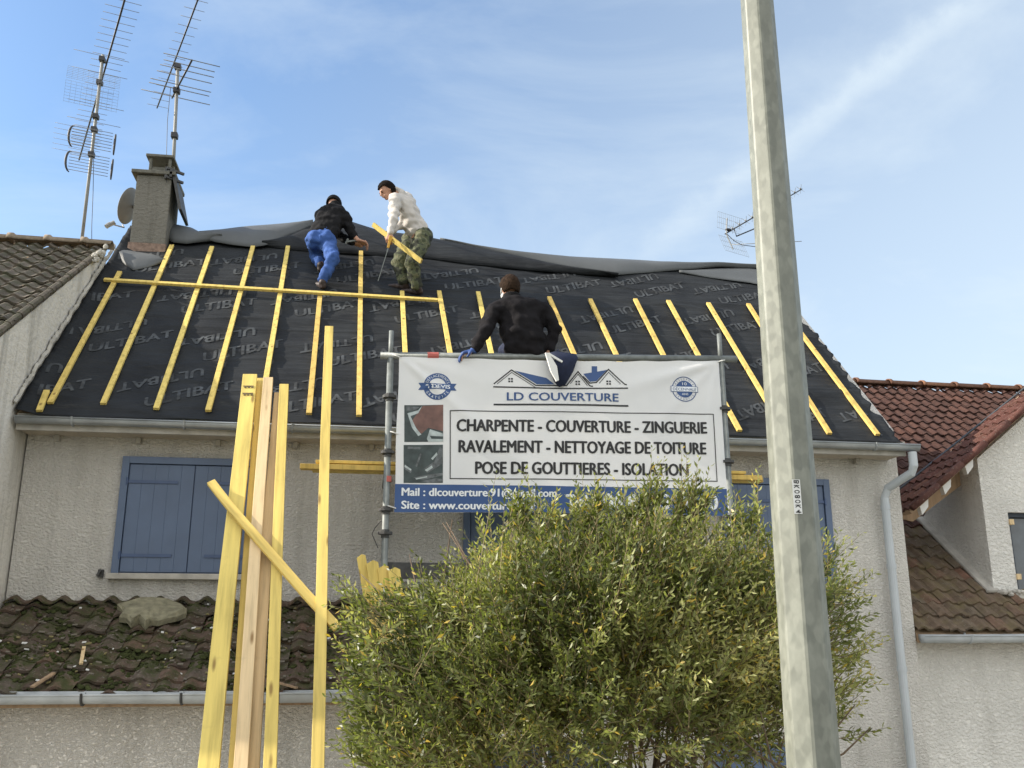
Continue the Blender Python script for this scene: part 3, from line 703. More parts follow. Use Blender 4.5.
m = MB(); m.box((pL0.x+.03,YB+.12,3.58),(pR0.x-.03,YB+.45,3.64)); m.box((pL0.x+.03,YB+.48,3.58),(pR0.x-.03,YB+.8,3.64)); m.build('deck', M['steel'], sc, bevel=.006)
m = MB(); m.box((pL0.x+.03,YB+.08,3.66),(pR0.x-.03,YB+.10,3.80)); m.build('toe_board', M['steel_dark'], sc)
# tie wire
m = MB(); q = [atY(px,py,YB+.1) for px,py in ((388,518),(380,522),(375,528),(372,534),(375,541),(378,548))]; m.tube(q, .004, 5); m.build('tie_wire', M['steel_dark'], sc)
# planks on the transoms
for i, (x0, x1, y, z, t) in enumerate(((-.60,3.66,YB+.24,4.607,.3),(-.50,3.72,YB+.36,4.607,.9),(-.72,3.62,YB+.27,4.668,.6))):
    m = MB(); m.tone = t; m.box((x0,y-.05,z),(x1,y+.05,z+.045)) if i < 2 else m.box((x0+.25,y-.04,z+.0),(x1-.1,y+.04,z+.028))
    tag(m.build('plank', M['wood'], bevel=.003), ['front lower yellow plank lying on the scaffold transoms behind the banner','rear lower yellow plank lying on the scaffold transoms behind the banner','upper yellow plank stacked on the two planks behind the banner'][i], 'plank', 'planks stored on the scaffold')

# ================================================================== BANNER
def bz(x, z):
    s = (x-.22)/3.0; t = (5.66-z)/1.44
    d = .030*math.sin(math.pi*min(1,max(0,s)))*math.sin(math.pi*min(1,max(0,t)))
    # creases running from the top corners
    for cx, cz, dx_, dz_, am, wd in ((.24,5.6,.72,-.62,.030,.055),(.24,5.6,.95,-.25,.012,.08),(3.2,5.68,-.95,-.30,.028,.07),(3.2,5.68,-.7,-.7,.014,.06),(3.2,5.68,-.2,-.95,.014,.045)):
        px, pz = x-cx, z-cz; al = px*dx_+pz*dz_; pe = px*dz_-pz*dx_
        if al > 0: d += am*math.exp(-(pe/(wd*(.35+al*.9)))**2)*math.exp(-al/1.1)*min(1, al*6)
    d += .012*noise.noise(V((x*1.6, z*1.3, 4))) + .007*noise.noise(V((x*5, z*2.2, 9)))
    d += .004*math.sin(x*9.5)*max(0, t)**2
    return d
def BP(x, z, off=0): return V((x, YB-bz(x,z)-off, z))
bnr = thing('advertising_banner', 'white roofing company banner with blue footer tied to the scaffold', 'banner', (1.72,YB,4.22))
def b_edges(s):
    top = 5.615+.088*s-.022*math.sin(math.pi*s)-.006*math.sin(math.pi*s*8)**2; bot = 4.215+.022*s+.012*math.sin(math.pi*s*1.0); return top, bot
def side(t, left): return (.225+.004*math.sin(t*9)) if left else (3.222+.006*t)
mb = MB(); NU, NV = 150, 74; pts = []
for j in range(NV+1):
    t = j/NV
    for i in range(NU+1):
        s = i/NU; tp, bt = b_edges(s); x0 = side(t, True); x1 = side(t, False)
        x = x0+(x1-x0)*s; z = tp+(bt-tp)*t; pts.append(BP(x, z))
K = NU+1
fs = []; mi = []
for j in range(NV):
    for i in range(NU): fs.append((j*K+i, (j+1)*K+i, (j+1)*K+i+1, j*K+i+1))
mb.add(pts, fs); cloth = mb.build('banner_sheet', M['banner'], bnr, smooth=True)
def bpx(px, py):
    q = atY(px, py, YB); return q.x, q.z
def poly2(m, pl, fn=None, off=.0025, mi=0):
    o, f = map_flat(pl, [tuple(range(len(pl)))], lambda a, b: BP(a, b, off), .05); m.add(o, f, mi)
def pxpoly(m, pl, off=.0025, mi=0): poly2(m, [bpx(*p) for p in pl], off=off, mi=mi)
def stroke(m, pl, wd, off=.003, mi=0):
    pl = [bpx(*p) for p in pl]
    for (x0,z0),(x1,z1) in zip(pl[:-1], pl[1:]):
        dx, dz_ = x1-x0, z1-z0; L = math.hypot(dx, dz_); nx, nz = -dz_/L*wd/2, dx/L*wd/2; ex, ez = dx/L*wd*.4, dz_/L*wd*.4
        poly2(m, [(x0-ex-nx,z0-ez-nz),(x1+ex-nx,z1+ez-nz),(x1+ex+nx,z1+ez+nz),(x0-ex+nx,z0-ez+nz)], off=off, mi=mi)
# footer band
m = MB(); n = 60
xs = [.226+(3.226-.226)*i/n for i in range(n+1)]
lz = lambda x: bpx(396,484)[1]+(bpx(727,489)[1]-bpx(396,484)[1])*(x-.22)/3
rows = 10
m.grid(lambda x, t: BP(x, lz(x)+(b_edges((x-.225)/3)[1]+.001-lz(x))*t, .002), xs, [k/rows for k in range(rows+1)])
m.build('footer_band', M['ink_blue'], bnr, smooth=True)
def btext(m, s, a, b, hpx, bold=.015, off=.0045, mi=0, condense=None):
    """text from pixel a to pixel b (baseline points), cap height in px"""
    vs_, fs_ = text_geo(s, 0); x0 = min(v[0] for v in vs_); x1 = max(v[0] for v in vs_)
    A_ = bpx(*a); B_ = bpx(*b); H = abs(bpx(a[0], a[1]-hpx)[1]-A_[1]); dx = B_[0]-A_[0]; dzz = B_[1]-A_[1]
    for kk, (sx, sy) in enumerate(((-1,0),(1,0),(0,-.5),(0,.5),(0,0))):
        q = [(A_[0]+(v[0]-x0)/(x1-x0)*dx+sx*bold*H, A_[1]+(v[0]-x0)/(x1-x0)*dzz+v[1]/CAP*H+sy*bold*H) for v in vs_]
        o, f = map_flat(q, fs_, lambda p_, q_: BP(p_, q_, off+.0003*kk), .06); m.add(o, f, mi)
m = MB(); btext(m, 'CHARPENTE - COUVERTURE - ZINGUERIE', (456.7,431.7), (706,433.8), 12.3, .05); m.build('service_lettering', M['ink'], bnr); m = MB()
btext(m, 'RAVALEMENT - NETTOYAGE DE TOITURE', (458.7,452.7), (705.5,454.5), 12.6, .05); m.build('service_lettering', M['ink'], bnr); m = MB()
btext(m, 'POSE DE GOUTTIERES - ISOLATION', (475.3,474.0), (688,475.8), 12.6, .05)
m.build('service_lettering', M['ink'], bnr)
m = MB()
stroke(m, [(450,411.3),(713,414.6),(717,481.3),(450,478.8),(450,411.3)], .0085); m.build('box_outline', M['ink'], bnr)
m = MB()
btext(m, 'Mail : dlcouverture.91@gmail.com', (401.8,495.6), (556,497.3), 8.2, .05); m.build('contact_lettering', M['ink_white'], bnr); m = MB()
btext(m, 'Site : www.couverture-ld.fr', (401.5,508.6), (535,510), 8.2, .05); m.build('contact_lettering', M['ink_white'], bnr); m = MB()
m.build('contact_lettering', M['ink_white'], bnr) if m.v else 0; m = MB(); btext(m, '06 82 53 70 10', (604,508.6), (717.5,509.5), 15.5, .05); m.build('contact_lettering', M['ink_white'], bnr); m = MB()
btext(m, 'Tel :', (566,507.6), (596,508), 13.5, .05)
m.build('contact_lettering', M['ink_white'], bnr)
m = MB()
btext(m, 'LD COUVERTURE', (506.7,400.9), (618,402.0), 8.4, .035); m.build('company_lettering', M['ink_blue'], bnr)
m = MB()
stroke(m, [(493.5,387.3),(560,389.2),(627,388.6)], .012); stroke(m, [(494,405),(627.3,406.2)], .016)
m.build('logo_rules', M['ink'], bnr)
m = MB()
for pl in ([(494,384),(511.3,370.3),(535.5,386),(566,386.3),(577.7,372),(589.4,386.3),(592,386.8)], [(583,377),(589.4,383.5),(596,382.8),(608.4,369.5),(624.5,384.7),(626,385)]): stroke(m, pl, .011, mi=0)
for pl in ([(497,384.2),(511.4,372.8),(535,388)],[(570,384),(577.8,374.6),(587,386)],[(599,383.5),(608.4,372.4),(620,384)]): stroke(m, pl, .006, mi=0)
for cx, cy in ((510.3,380.6),(577.3,383.4),(608.3,383.0)):
    for i in (-1,1):
        for j in (-1,1):
            pxpoly(m, [(cx+i*1.35-.95,cy+j*1.3-.85),(cx+i*1.35+.95,cy+j*1.3-.85),(cx+i*1.35+.95,cy+j*1.3+.85),(cx+i*1.35-.95,cy+j*1.3+.85)])
m.build('logo_outline', M['ink'], bnr)
m = MB(); pxpoly(m, [(514.5,371),(546,378.4),(554,385),(536.5,384.8)], .0022); m.build('logo_roof', M['ink_blue'], bnr); m = MB(); pxpoly(m, [(583,374.2),(590,373),(607,370),(596,381.5),(589.6,382.2)], .0022); pxpoly(m, [(591.5,366.4),(597,366.4),(597,374),(591.5,374)], .0018)
m.build('logo_roof', M['ink_blue'], bnr)
# round emblems
def ringpoly(m, cx, cy, r0, r1, off, mi=0, n=48):
    for k in range(n):
        a0, a1 = 2*math.pi*k/n, 2*math.pi*(k+1)/n
        q = [(cx+r0*math.cos(a0),cy+r0*math.sin(a0)),(cx+r1*math.cos(a0),cy+r1*math.sin(a0)),(cx+r1*math.cos(a1),cy+r1*math.sin(a1)),(cx+r0*math.cos(a1),cy+r0*math.sin(a1))]
        if r0 == 0: q = q[1:3]+[(cx,cy)]
        o_, f_ = map_flat(q, [tuple(range(len(q)))], lambda a_, b_: BP(a_, b_, off), .03); m.add(o_, f_, mi)
def arctext(m, s, cx, cy, r, hgt, a0, a1, inward, off, mi=0):
    for i, c in enumerate(s):
        vs_, fs_ = text_geo(c, 0)
        if not fs_: continue
        an = a0+(a1-a0)*i/(len(s)-1); w_ = max(v[0] for v in vs_)-min(v[0] for v in vs_); x0 = min(v[0] for v in vs_)
        rot = an-math.pi/2 if not inward else an+math.pi/2
        q = []
        for x, y in vs_:
            X = (x-x0-w_/2)/CAP*hgt*.8; Y = (y/CAP-.5)*hgt
            q.append((cx+r*math.cos(an)+X*math.cos(rot)-Y*math.sin(rot), cy+r*math.sin(an)+X*math.sin(rot)+Y*math.cos(rot)))
        m.add([BP(x, z, off) for x, z in q], fs_, mi)
cx, cz = bpx(437.4,386.8); M3 = [M['ink_blue'], M['ink_white']]
m = MB(); ringpoly(m, cx, cz, .078, .124, .0025); 
poly2(m, [(cx-.17,cz-.034),(cx-.11,cz-.034),(cx-.11,cz+.030),(cx-.17,cz+.030),(cx-.148,cz-.002)], off=.003); poly2(m, [(cx+.17,cz-.034),(cx+.148,cz-.002),(cx+.17,cz+.030),(cx+.11,cz+.030),(cx+.11,cz-.034)], off=.003)
poly2(m, [(cx-.125,cz-.026),(cx+.125,cz-.026),(cx+.125,cz+.026),(cx-.125,cz+.026)], off=.0045)
arctext(m, 'DEPLACEMENTS', cx, cz, .101, .026, R(158), R(22), False, .0055, 1); arctext(m, 'GRATUITS', cx, cz, .101, .026, R(212), R(328), True, .0055, 1)
vs_, fs_ = text_geo('& DEVIS', 0); x1 = max(v[0] for v in vs_); [m.add([BP(cx-.112+v[0]/x1*.224+sx, cz-.019+v[1]/CAP*.038, .0066+.0003*kk) for v in vs_], fs_, 1) for kk, sx in enumerate((-.0012,.0012))]
m.build('round_emblem', M3, bnr)
cx, cz = bpx(683.8,389.7)
m = MB(); ringpoly(m, cx, cz, .112, .120, .0025); ringpoly(m, cx, cz, 0, .082, .0028)
poly2(m, [(cx+a_, cz+b_) for a_, b_ in ((-.132,-.028),(.132,-.028),(.132,.028),(-.132,.028))], off=.0045); poly2(m, [(cx+a_, cz+b_) for a_, b_ in ((-.126,-.023),(.126,-.023),(.126,.023),(-.126,.023))], off=.006, mi=1)
arctext(m, 'ASSURANCE', cx, cz, .097, .019, R(150), R(30), False, .005, 0); arctext(m, 'GARANTIE', cx, cz, .097, .019, R(215), R(325), True, .005, 0)
for s, w0, w1, zz, hh, c in (('D\u00c9CENNALE', -.112, .112, cz-.015, .028, 0), ('10', -.02, .022, cz+.038, .028, 1), ('ANS', -.03, .03, cz-.06, .022, 1)):
    vs_, fs_ = text_geo(s, 0); x0 = min(v[0] for v in vs_); x1 = max(v[0] for v in vs_); m.add([BP(cx+w0+(v[0]-x0)/(x1-x0)*(w1-w0), zz+v[1]/CAP*hh, .0075) for v in vs_], fs_, c)
m.build('round_emblem', M3, bnr)
# two printed photographs of roof work
ph = [simple('photo_dark', (.035,.05,.05), .5, var=.5, scale=12), simple('photo_brown', (.15,.075,.06), .5, var=.35, scale=10), simple('photo_pale', (.38,.43,.43), .5, var=.3, scale=16), simple('photo_grey', (.10,.11,.115), .5, var=.6, scale=25)]
m = MB(); T = lambda l: [(404.3+a_*38.7, 405.2+b_*36.8) for a_, b_ in l]
pxpoly(m, T([(0,0),(1,0),(1,1),(0,1)]), .0022, 0); pxpoly(m, T([(.48,.02),(1,0),(1,.72),(.62,.62),(.42,.80),(.2,.42)]), .003, 1)
pxpoly(m, T([(.08,.22),(.36,.14),(.46,.02),(.36,.22),(.16,.30),(.30,.62),(.44,.80),(.36,.84),(.20,.62)]), .0038, 2); pxpoly(m, T([(.58,.92),(.66,.66),(1,.78),(1,1),(.62,1)]), .0038, 2); pxpoly(m, T([(.05,.03),(.4,.05),(.3,.13),(.06,.16)]), .0038, 3)
pxpoly(m, T([(.66,.84),(1,.86),(1,.93),(.7,.92)]), .0045, 0)
m.build('printed_photo', ph, bnr)
m = MB(); T = lambda l: [(403.6+a_*39.2, 445+b_*38) for a_, b_ in l]
pxpoly(m, T([(0,0),(1,0),(1,1),(0,1)]), .0022, 0)
for l in ([(.30,.55),(.42,.22),(.46,.24),(.34,.58)],[(.0,.5),(.22,.66),(.18,.74),(0,.62)],[(.52,.62),(.78,.44),(.92,.06),(1,.1),(.98,.5),(.8,.62),(.6,.74)],[(.24,.86),(.62,.78),(1,.74),(1,.80),(.5,.92)],[(.1,.04),(.5,.06),(.4,.12),(.1,.1)],[(.45,.95),(.8,.88),(1,.90),(1,.96),(.6,1)]):
    pxpoly(m, T(l), .003, 3)
for l in ([(.54,.66),(.72,.54),(.74,.6),(.6,.7)],[(.70,.36),(.84,.2),(.86,.26),(.74,.4)],[(.03,.52),(.2,.64),(.18,.68),(.02,.58)],[(.3,.88),(.6,.82),(.6,.85),(.32,.91)]): pxpoly(m, T(l), .0038, 2)
m.build('printed_photo', ph, bnr)
# ties and eyelets
m = MB()
for x, z, dx_ in ((.24,5.60,-.07),(.24,4.25,-.07),(3.21,5.69,.07),(3.215,4.25,.08),(.24,4.9,-.07)):
    m.tube([BP(x,z,.004), V((x+dx_*.6,YB-.02,z+.01)), V((x+dx_,YB-.005,z+.02)), V((x+dx_,YB+.07,z+.02))], .005, 5)
m.build('cable_tie', M['white'], bnr)

# ================================================================== LEANING TIMBERS
TY0, TZ0 = 8.52, 5.33; TY1, TZ1 = 4.75, .06
tdir = V((0, TY0-TY1, TZ0-TZ1)).normalized(); tn = V((0,-tdir.z,tdir.y))
def ontimb(px, py, h): 
    return atP(px, py, V((0,TY0,TZ0))+tn*h, tn)
def timber(pt, pb, wd, th, h, tone, mat, label, ext=True):
    a = ontimb(*pt, h); b = ontimb(*pb, h)
    if ext:
        d = (b-a).normalized(); b = a+d*((a.z-.08)/-d.z)
    m = MB(); m.tone = tone; c = (a+b)/2; L = (b-a).length; t = (a-b).normalized(); sd = V((1,0,0)); sd = (sd-t*t.x).normalized(); o = t.cross(sd)
    # local z along the grain: build upright at origin then orient
    mm = MB(); mm.tone = tone; ns = 14; bw = rr.uniform(-.018,.018); tw_ = rr.uniform(-.05,.05); vv2 = []
    for k in range(ns+1):
        f_ = k/ns; cxx = bw*math.sin(math.pi*f_)+.004*math.sin(f_*9+wd*50); cyy = rr.uniform(-.002,.002); an = tw_*(f_-.5)
        for i_, j_ in ((-1,-1),(1,-1),(1,1),(-1,1)): vv2.append((cxx+i_*wd/2*math.cos(an)-j_*th/2*math.sin(an), cyy+i_*wd/2*math.sin(an)+j_*th/2*math.cos(an), L*f_))
    mm.add(vv2, [(0,3,2,1),(4*ns,4*ns+1,4*ns+2,4*ns+3)]+[(4*k+i_,4*k+(i_+1)%4,4*k+4+(i_+1)%4,4*k+4+i_) for k in range(ns) for i_ in range(4)]); ob = mm.build('timber', mat, origin=(0,0,0), bevel=.003)
    mat4 = Matrix((sd, t.cross(sd), t)).transposed(); ob.rotation_euler = mat4.to_euler(); ob.location = b
    return tag(ob, label, 'timber', 'timbers leaning against the eaves')
t1_ = timber((250,376), (212,768), .125, .05, .06, 1.0, M['wood'], 'leftmost leaning timber, widest yellow board with dark stamp marks near its top')
ztop = max(v.co.z for v in t1_.data.vertices); t1_['_o'] = [0,0,0]
for zz, hh_ in ((.17,.035),(.27,.04)):
    m = MB()
    for k in range(9): xa = -.045+k*.010; m.box((xa,-.0305,ztop-zz-hh_*(.4+.6*abs(math.sin(k*2.1)))),(xa+.007,-.0252,ztop-zz))
    m.build('ink_stamp', M['bark'], t1_)
timber((262,380), (236,768), .085, .05, .00, .75, M['wood'], 'yellow leaning board tucked behind the right edge of the leftmost timber')
timber((268,379), (240,768), .085, .045, .09, .5, M['wood_pale'], 'pale knotty leaning timber, third from the left in the bundle')
timber((279,394), (254,768), .085, .045, .03, .1, M['wood_pale'], 'dull brownish leaning timber behind and right of the pale knotty one')
timber((284,386), (269,768), .080, .05, .08, .9, M['wood'], 'rightmost yellow timber of the leaning bundle of five')
timber((329,328), (318.5,768), .080, .05, .14, .85, M['wood'], 'tall lone leaning timber right of the bundle, reaching above the roof edge')
ob = timber((211,482), (338,628), .068, .03, .135, .7, M['wood'], 'short diagonal batten crossing the front of the leaning timber bundle', ext=False)
m = MB()
# stamp marks on the widest timber
# (kept as a shallow darker inlay) 
# short off-cuts standing on the lower roof beside the scaffold
for i, (px, pt, pbx, pb, wd, lab) in enumerate(((361,556,381,612,.075,'leftmost short yellow offcut leaning beside the scaffold upright'),(372,562,390,612,.10,'middle short yellow offcut with notched top behind the shrub tip'),(383,567,398,612,.09,'short yellow offcut in front of the scaffold upright'),(394,569,406,612,.10,'rightmost short yellow offcut at the end of the scaffold deck'))):
    a = atY(px, pt, 8.02-.02*i); b = atY(pbx, pb, 7.9-.02*i); b = a+(b-a)*1.0; b.z = 3.0; b.y = 7.98-.02*i
    m = MB(); m.tone = rr.random()*.5+.5; t = (a-b).normalized(); sd = V((t.z,0,-t.x)).normalized()
    m.extr([b-sd*wd/2, b+sd*wd/2, a+sd*wd/2-t*.01*(i%2), a+sd*wd*.1+t*.015, a-sd*wd/2-t*.008], t.cross(sd)*.03)
    tag(m.build('offcut', M['wood'], bevel=.002), lab, 'offcut', 'short offcuts beside the scaffold')

# ================================================================== DEBRIS ON THE LOWER ROOF
def onlow(px, py, h=.06):
    return atP(px, py, LO+LN*h, LN)
outl = [(117,604),(126,602),(140,600.5),(152,599),(170,600),(180,603),(187,609),(186,613),(178,616),(168,618),(158,621),(150,620),(145,625),(139,619),(131,623),(127,618),(119,617),(123,611)]
m = MB(); P0 = [onlow(*q, .10) for q in outl]; c0 = sum(P0, V())/len(P0); top = [c0+(p_-c0)*.90+LN*(.028+.03*noise.noise(p_*9)) for p_ in P0]; n = len(P0)
m.add([p_-LN*.05 for p_ in P0]+P0+top+[c0+LN*.045], [(i,(i+1)%n,n+(i+1)%n,n+i) for i in range(n)]+[(n+i,n+(i+1)%n,2*n+(i+1)%n,2*n+i) for i in range(n)]+[(2*n+i,2*n+(i+1)%n,3*n) for i in range(n)])
tag(m.build('mortar_slab', simple('weathered_mortar',(.25,.235,.16),.95,var=.35,scale=14,bmp=1,bscale=50)), 'broken pale grey green mortar slab lying on the mossy lower roof', 'rubble')
for (pa, pb, wd, mat, lab) in (((84,647),(81,664),.028,'wood_pale','small upright pale wood chip on the mossy lower roof'),((32,687),(54,673),.04,'wood_old','weathered grey wood strip lying above the lower gutter at left'),((276,682),(297,688),.035,'wood_old','reddish brown stick on the lower roof between the leaning timbers')):
    a = onlow(*pa, .085); b = onlow(*pb, .085); m = MB(); m.tone = .5; m.bar(a, b, wd, .015, None); tag(m.build('wood_scrap', M[mat], bevel=.002), lab, 'wood scrap', 'wood scraps on the lower roof')
m = MB(); r2 = random.Random(77)
for k in range(330):
    u = r2.uniform(LX0, .2); v = r2.uniform(0.03, Lv-.1); q = LO+V((u,0,0))+LV*v+LN*(.045+r2.uniform(0,.02)); s = r2.uniform(.004,.013); m.tone = r2.random()
    m.obox(q, V((s*r2.uniform(.6,2.2),0,r2.uniform(-.004,.004))), LV*s, LN*.003, r2.choice((0,0,0,0,0,1,1,2)))
tag(m.build('leaf_litter', [simple('litter_dull',(.16,.14,.11)), simple('litter_yellow',(.22,.19,.08)), M['white']]), 'scattered small chips and dead leaves over the mossy lower roof tiles', 'debris', kind='stuff')
m = MB()
for k in range(2600):
    cxm = r2.gauss(-1.9,.95); u = min(.15, max(LX0+.03, cxm)); v = min(Lv-.06, max(.02, r2.gauss(.60,.36)))
    if noise.noise(V((u*3.2, v*3.6, 3))) < -.12: continue
    ph_ = ((u-LX0)/.195 % 1); hh = .034*max(0,.5+.5*math.cos((ph_-.35)*2*math.pi))**1.6; rowp = (v/.145) % 1
    q = LO+V((u,0,0))+LV*v+LN*(hh+.026*(1-rowp)-.002); s = r2.uniform(.010,.028)
    m.ball(q, (s, s, s*.45), 6, 0, Matrix.Rotation(LA, 3, 'X'))
tag(m.build('moss', M['moss_stuff'], smooth=True), 'green moss cushions growing between the tiles of the lower roof', 'moss', kind='stuff')

# ================================================================== ANTENNAS AND DISH
def tubeobj(name, pts, r, mat, parent, n=6): return MB().tube(pts, r, n).build(name, mat, parent, smooth=True)
def proj(p):
    v = p-CAM; z = v.dot(fw); return (512+FPX*v.dot(rt)/z, 384-FPX*v.dot(upv)/z)
EL = V((math.sin(R(73)), math.cos(R(73)), 0))      # elements run away to the right
def yagi(parent, p0, p1, z, lens, rad=.004, boomr=.011, mat='alu', d=None, drop=0):
    """boom through pixels p0..p1 at height z, elements of given half lengths"""
    a = atZ(*p0, z); b = atZ(*p1, z)
    tubeobj('boom', [a, b], boomr, M['alu_dark'], parent)
    n = len(lens); e = d or EL
    for i, L in enumerate(lens):
        c = a+(b-a)*((i+.3)/n); tubeobj('element', [c-e*L, c+e*L], rad, M[mat], parent, 5)
    return a, b
# mast one on the left neighbour's ridge
MY = 11.4
m1 = thing('tv_antenna_mast', 'leftmost tall antenna mast with two framed arrays and a long upward boom', 'antenna', atY(82,243,MY), 'roof antennas')
t1 = atY(103,55,MY); b1 = atY(82,243,MY); b1.z -= .5
tubeobj('mast', [b1, t1], .020, M['mast'], m1, 10)
tilt = (t1-b1).normalized()
def mastat(y): 
    # point on the mast at image row y
    lo, hi = 0., 1.
    for _ in range(30):
        k = (lo+hi)/2; q = b1+(t1-b1)*k
        if proj(q)[1] > y: lo = k
        else: hi = k
    return b1+(t1-b1)*lo
za = mastat(62).z
aa, bb = yagi(m1, (79,160), (128,-12), za, [.04]+[.19]*29, .0035, .012)
# its wide grid reflector
cR = mastat(82)-V((0,.14,0)); e2 = EL; upz = V((0,0,1))
for s_ in (1,-1):
    g_ = MB(); base = atY(93,84,MY-.5)
    hdir = (V((0,0,1))*s_*.9 + V((-.3,.95,0)).normalized()*.45).normalized()
    for k in range(8): 
        q = base+hdir*(.02+k*.036); g_.tube([q-e2*.30, q+e2*.30], .0014, 4)
    for k in range(11):
        q = base+e2*(-.30+k*.06); g_.tube([q+hdir*.02, q+hdir*.28], .0011, 4)
    g_.build('grid_reflector', M['alu'], m1)
for (y, hw) in ((58,.33),(75,.33),(107,.33),(124,.31)):
    q = mastat(y)-V((0,.05,0)); tubeobj('element', [q-e2*hw*1.0, q+e2*hw*1.0], .0035, M['alu'], m1, 5)
for y in (60,83,117,155,130):
    q = mastat(y); m = MB(); m.box(q-V((.035,.05,.03)), q+V((.035,.035,.03))); m.build('mast_clamp', M['alu_dark'], m1, bevel=.004)
# two framed arrays
for yc, hs_ in ((141,1),(166,.97)):
    q = mastat(yc)-V((0,.06,0)); dep = V((-.3,-.95,0)).normalized()
    for k in range(7):
        o_ = upz*((k-3)*.043*hs_); c = q+o_; tubeobj('element', [c-e2*.235*hs_, c+e2*.235*hs_], .0042, M['alu'], m1, 5)
    for s_ in (-1,1):
        pts = [q+e2*.24*s_+upz*(.145*hs_*math.cos(math.pi*k/8))+dep*(-.05+.05*math.sin(math.pi*k/8))+e2*s_*.025*math.sin(math.pi*k/8) for k in range(9)]
        MB().tube(pts, [.007+.008*math.sin(math.pi*k/8) for k in range(9)], 8).build('end_frame', M['alu_dark'], m1, smooth=True)
for k in range(6):
    q = mastat(134+k*5)-V((0,.1,0))-V((0,0,0)); tubeobj('element', [q-e2*(.42), q+e2*.12], .0025, M['alu'], m1, 5)
tubeobj('cable', [mastat(150)+V((.02,0,0)), mastat(190)+V((.06,.02,0)), mastat(225)+V((.09,.02,0)), mastat(243)+V((.13,0,-.1))], .004, M['alu_dark'], m1, 5)
# mast two strapped to the chimney
MY2 = 11.62
m2 = thing('tv_antenna_mast', 'antenna mast strapped to the chimney, with two crossed ray shaped aerials', 'antenna', atY(172,205,MY2), 'roof antennas')
b2 = atY(171,215,MY2); t2 = atY(178,64,MY2)
tubeobj('mast', [b2, t2], .022, M['mast'], m2, 10)
def mast2(y):
    lo, hi = 0., 1.
    for _ in range(30):
        k = (lo+hi)/2; q = b2+(t2-b2)*k
        if proj(q)[1] > y: lo = k
        else: hi = k
    return b2+(t2-b2)*lo
yagi(m2, (157,108), (200,-6), mast2(68).z, [.14,.12,.12]+[.12]*12, .0033, .010)
# wide VHF aerial
za = mast2(90).z; a = atZ(180,88,za); b = atZ(192,60,za); tubeobj('boom', [atZ(172,98,za), b], .012, M['alu_dark'], m2)
for t_, hw in ((-.35,.44),(-.05,.38),(.10,.38),(.40,.34),(.62,.33),(.80,.31),(1.0,.34)):
    c = a+(b-a)*t_; tubeobj('element', [c-EL*hw, c+EL*hw], .006, M['alu'], m2, 6)
for y in (67,91,136,185):
    q = mast2(y); m = MB(); m.box(q-V((.04,.05,.035)), q+V((.04,.04,.035))); m.build('mast_clamp', M['alu_dark'], m2, bevel=.004)
cz_ = mast2(185); m = MB(); m.bar((b+.0,cy0-.02,cz_.z),(b,cy0-.02,cz_.z),.01,.01) if False else m.bar(V((cw[0]+.03,cy0-.015,cz_.z-.02)),V((cw[1]+.02,cy0-.015,cz_.z)),.03,.012,(0,0,1)); m.bar(V((cw[1]-.06,cy0-.05,cz_.z+.06)),V((cw[1]+.12,cy0+.1,cz_.z+.06)),.03,.03,(0,0,1)); m.bar(V((cw[1]-.06,cy0-.05,cz_.z-.06)),V((cw[1]+.12,cy0+.1,cz_.z-.06)),.03,.03,(0,0,1)); m.box((cw[1]-.08,cy0-.045,cz_.z-.08),(cw[1]-.055,cy0-.01,cz_.z+.08)); m.box((cw[1]-.02,cy0-.05,cz_.z-.055),(cw[1]+.01,cy0-.015,cz_.z+.055)); m.build('chimney_bracket', M['steel_dark'], m2)
tubeobj('cable', [mast2(88)-V((.08,0,0)), mast2(120)-V((.10,0,0)), mast2(160)-V((.09,0,0)), V((cw[1]-.05,cy0-.03,ct-.1))], .004, M['alu_dark'], m2, 5)
# right aerial behind the lamp post
m3 = thing('tv_antenna_mast', 'small aerial with split grid reflector, half hidden by the street lamp post', 'antenna', (5.45, RY+.1, RZ-.1), 'roof antennas')
mt = V((5.42,RY+.1,0)); tubeobj('mast', [(5.47,RY+.1,RZ-.2), (5.47,RY+.1,8.95)], .018, M['mast'], m3, 10)
A3 = atY(725,234,11.4); B3 = atY(802,189,12.1)
tubeobj('boom', [A3, B3], .009, M['alu_dark'], m3)
bd = (B3-A3).normalized(); el = bd.cross(upz).normalized(); eu = el.cross(bd)
for k in range(12):
    c = A3+(B3-A3)*((k+1.2)/12.4); m = MB(); m.ball(c+eu*.02, .013, 6); m.tube([c, c+eu*.07+el*.045], .0028, 4); m.tube([c, c+eu*.07-el*.045], .0028, 4); m.tube([c, c-eu*.05-el*.04], .0022, 4); m.tube([c, c-eu*.05+el*.04], .0022, 4); m.build('element', M['alu'], m3)
for s_ in (1,-1):
    hdir = (V((.10,0,1)) if s_ == 1 else V((.30,-.1,-.95))).normalized(); g_ = MB(); ew = V((.93,.30,-.06)).normalized()
    o_ = A3+V((.02,0,0))
    g_.tube([o_, o_+hdir*.24], .009, 6)
    for k in range(13): q = o_+ew*(-.16+k*.034); g_.tube([q+hdir*.05, q+hdir*.30], .0014, 4)
    for k in range(4): q = o_+hdir*(.06+k*.08); g_.tube([q-ew*.16, q+ew*.25], .0016, 4)
    g_.build('grid_reflector', M['alu'], m3)
q = A3+bd*.07; m = MB(); m.ball(q-V((0,.02,-.03)), (.05,.03,.02), 8); m.build('dipole_box', M['alu_dark'], m3)
tubeobj('support_arm', [A3+bd*.22, A3+bd*.22-upz*.11+V((.03,0,0)), (5.40,RY+.05,8.86), (5.47,RY+.1,8.9)], .009, M['alu_dark'], m3)
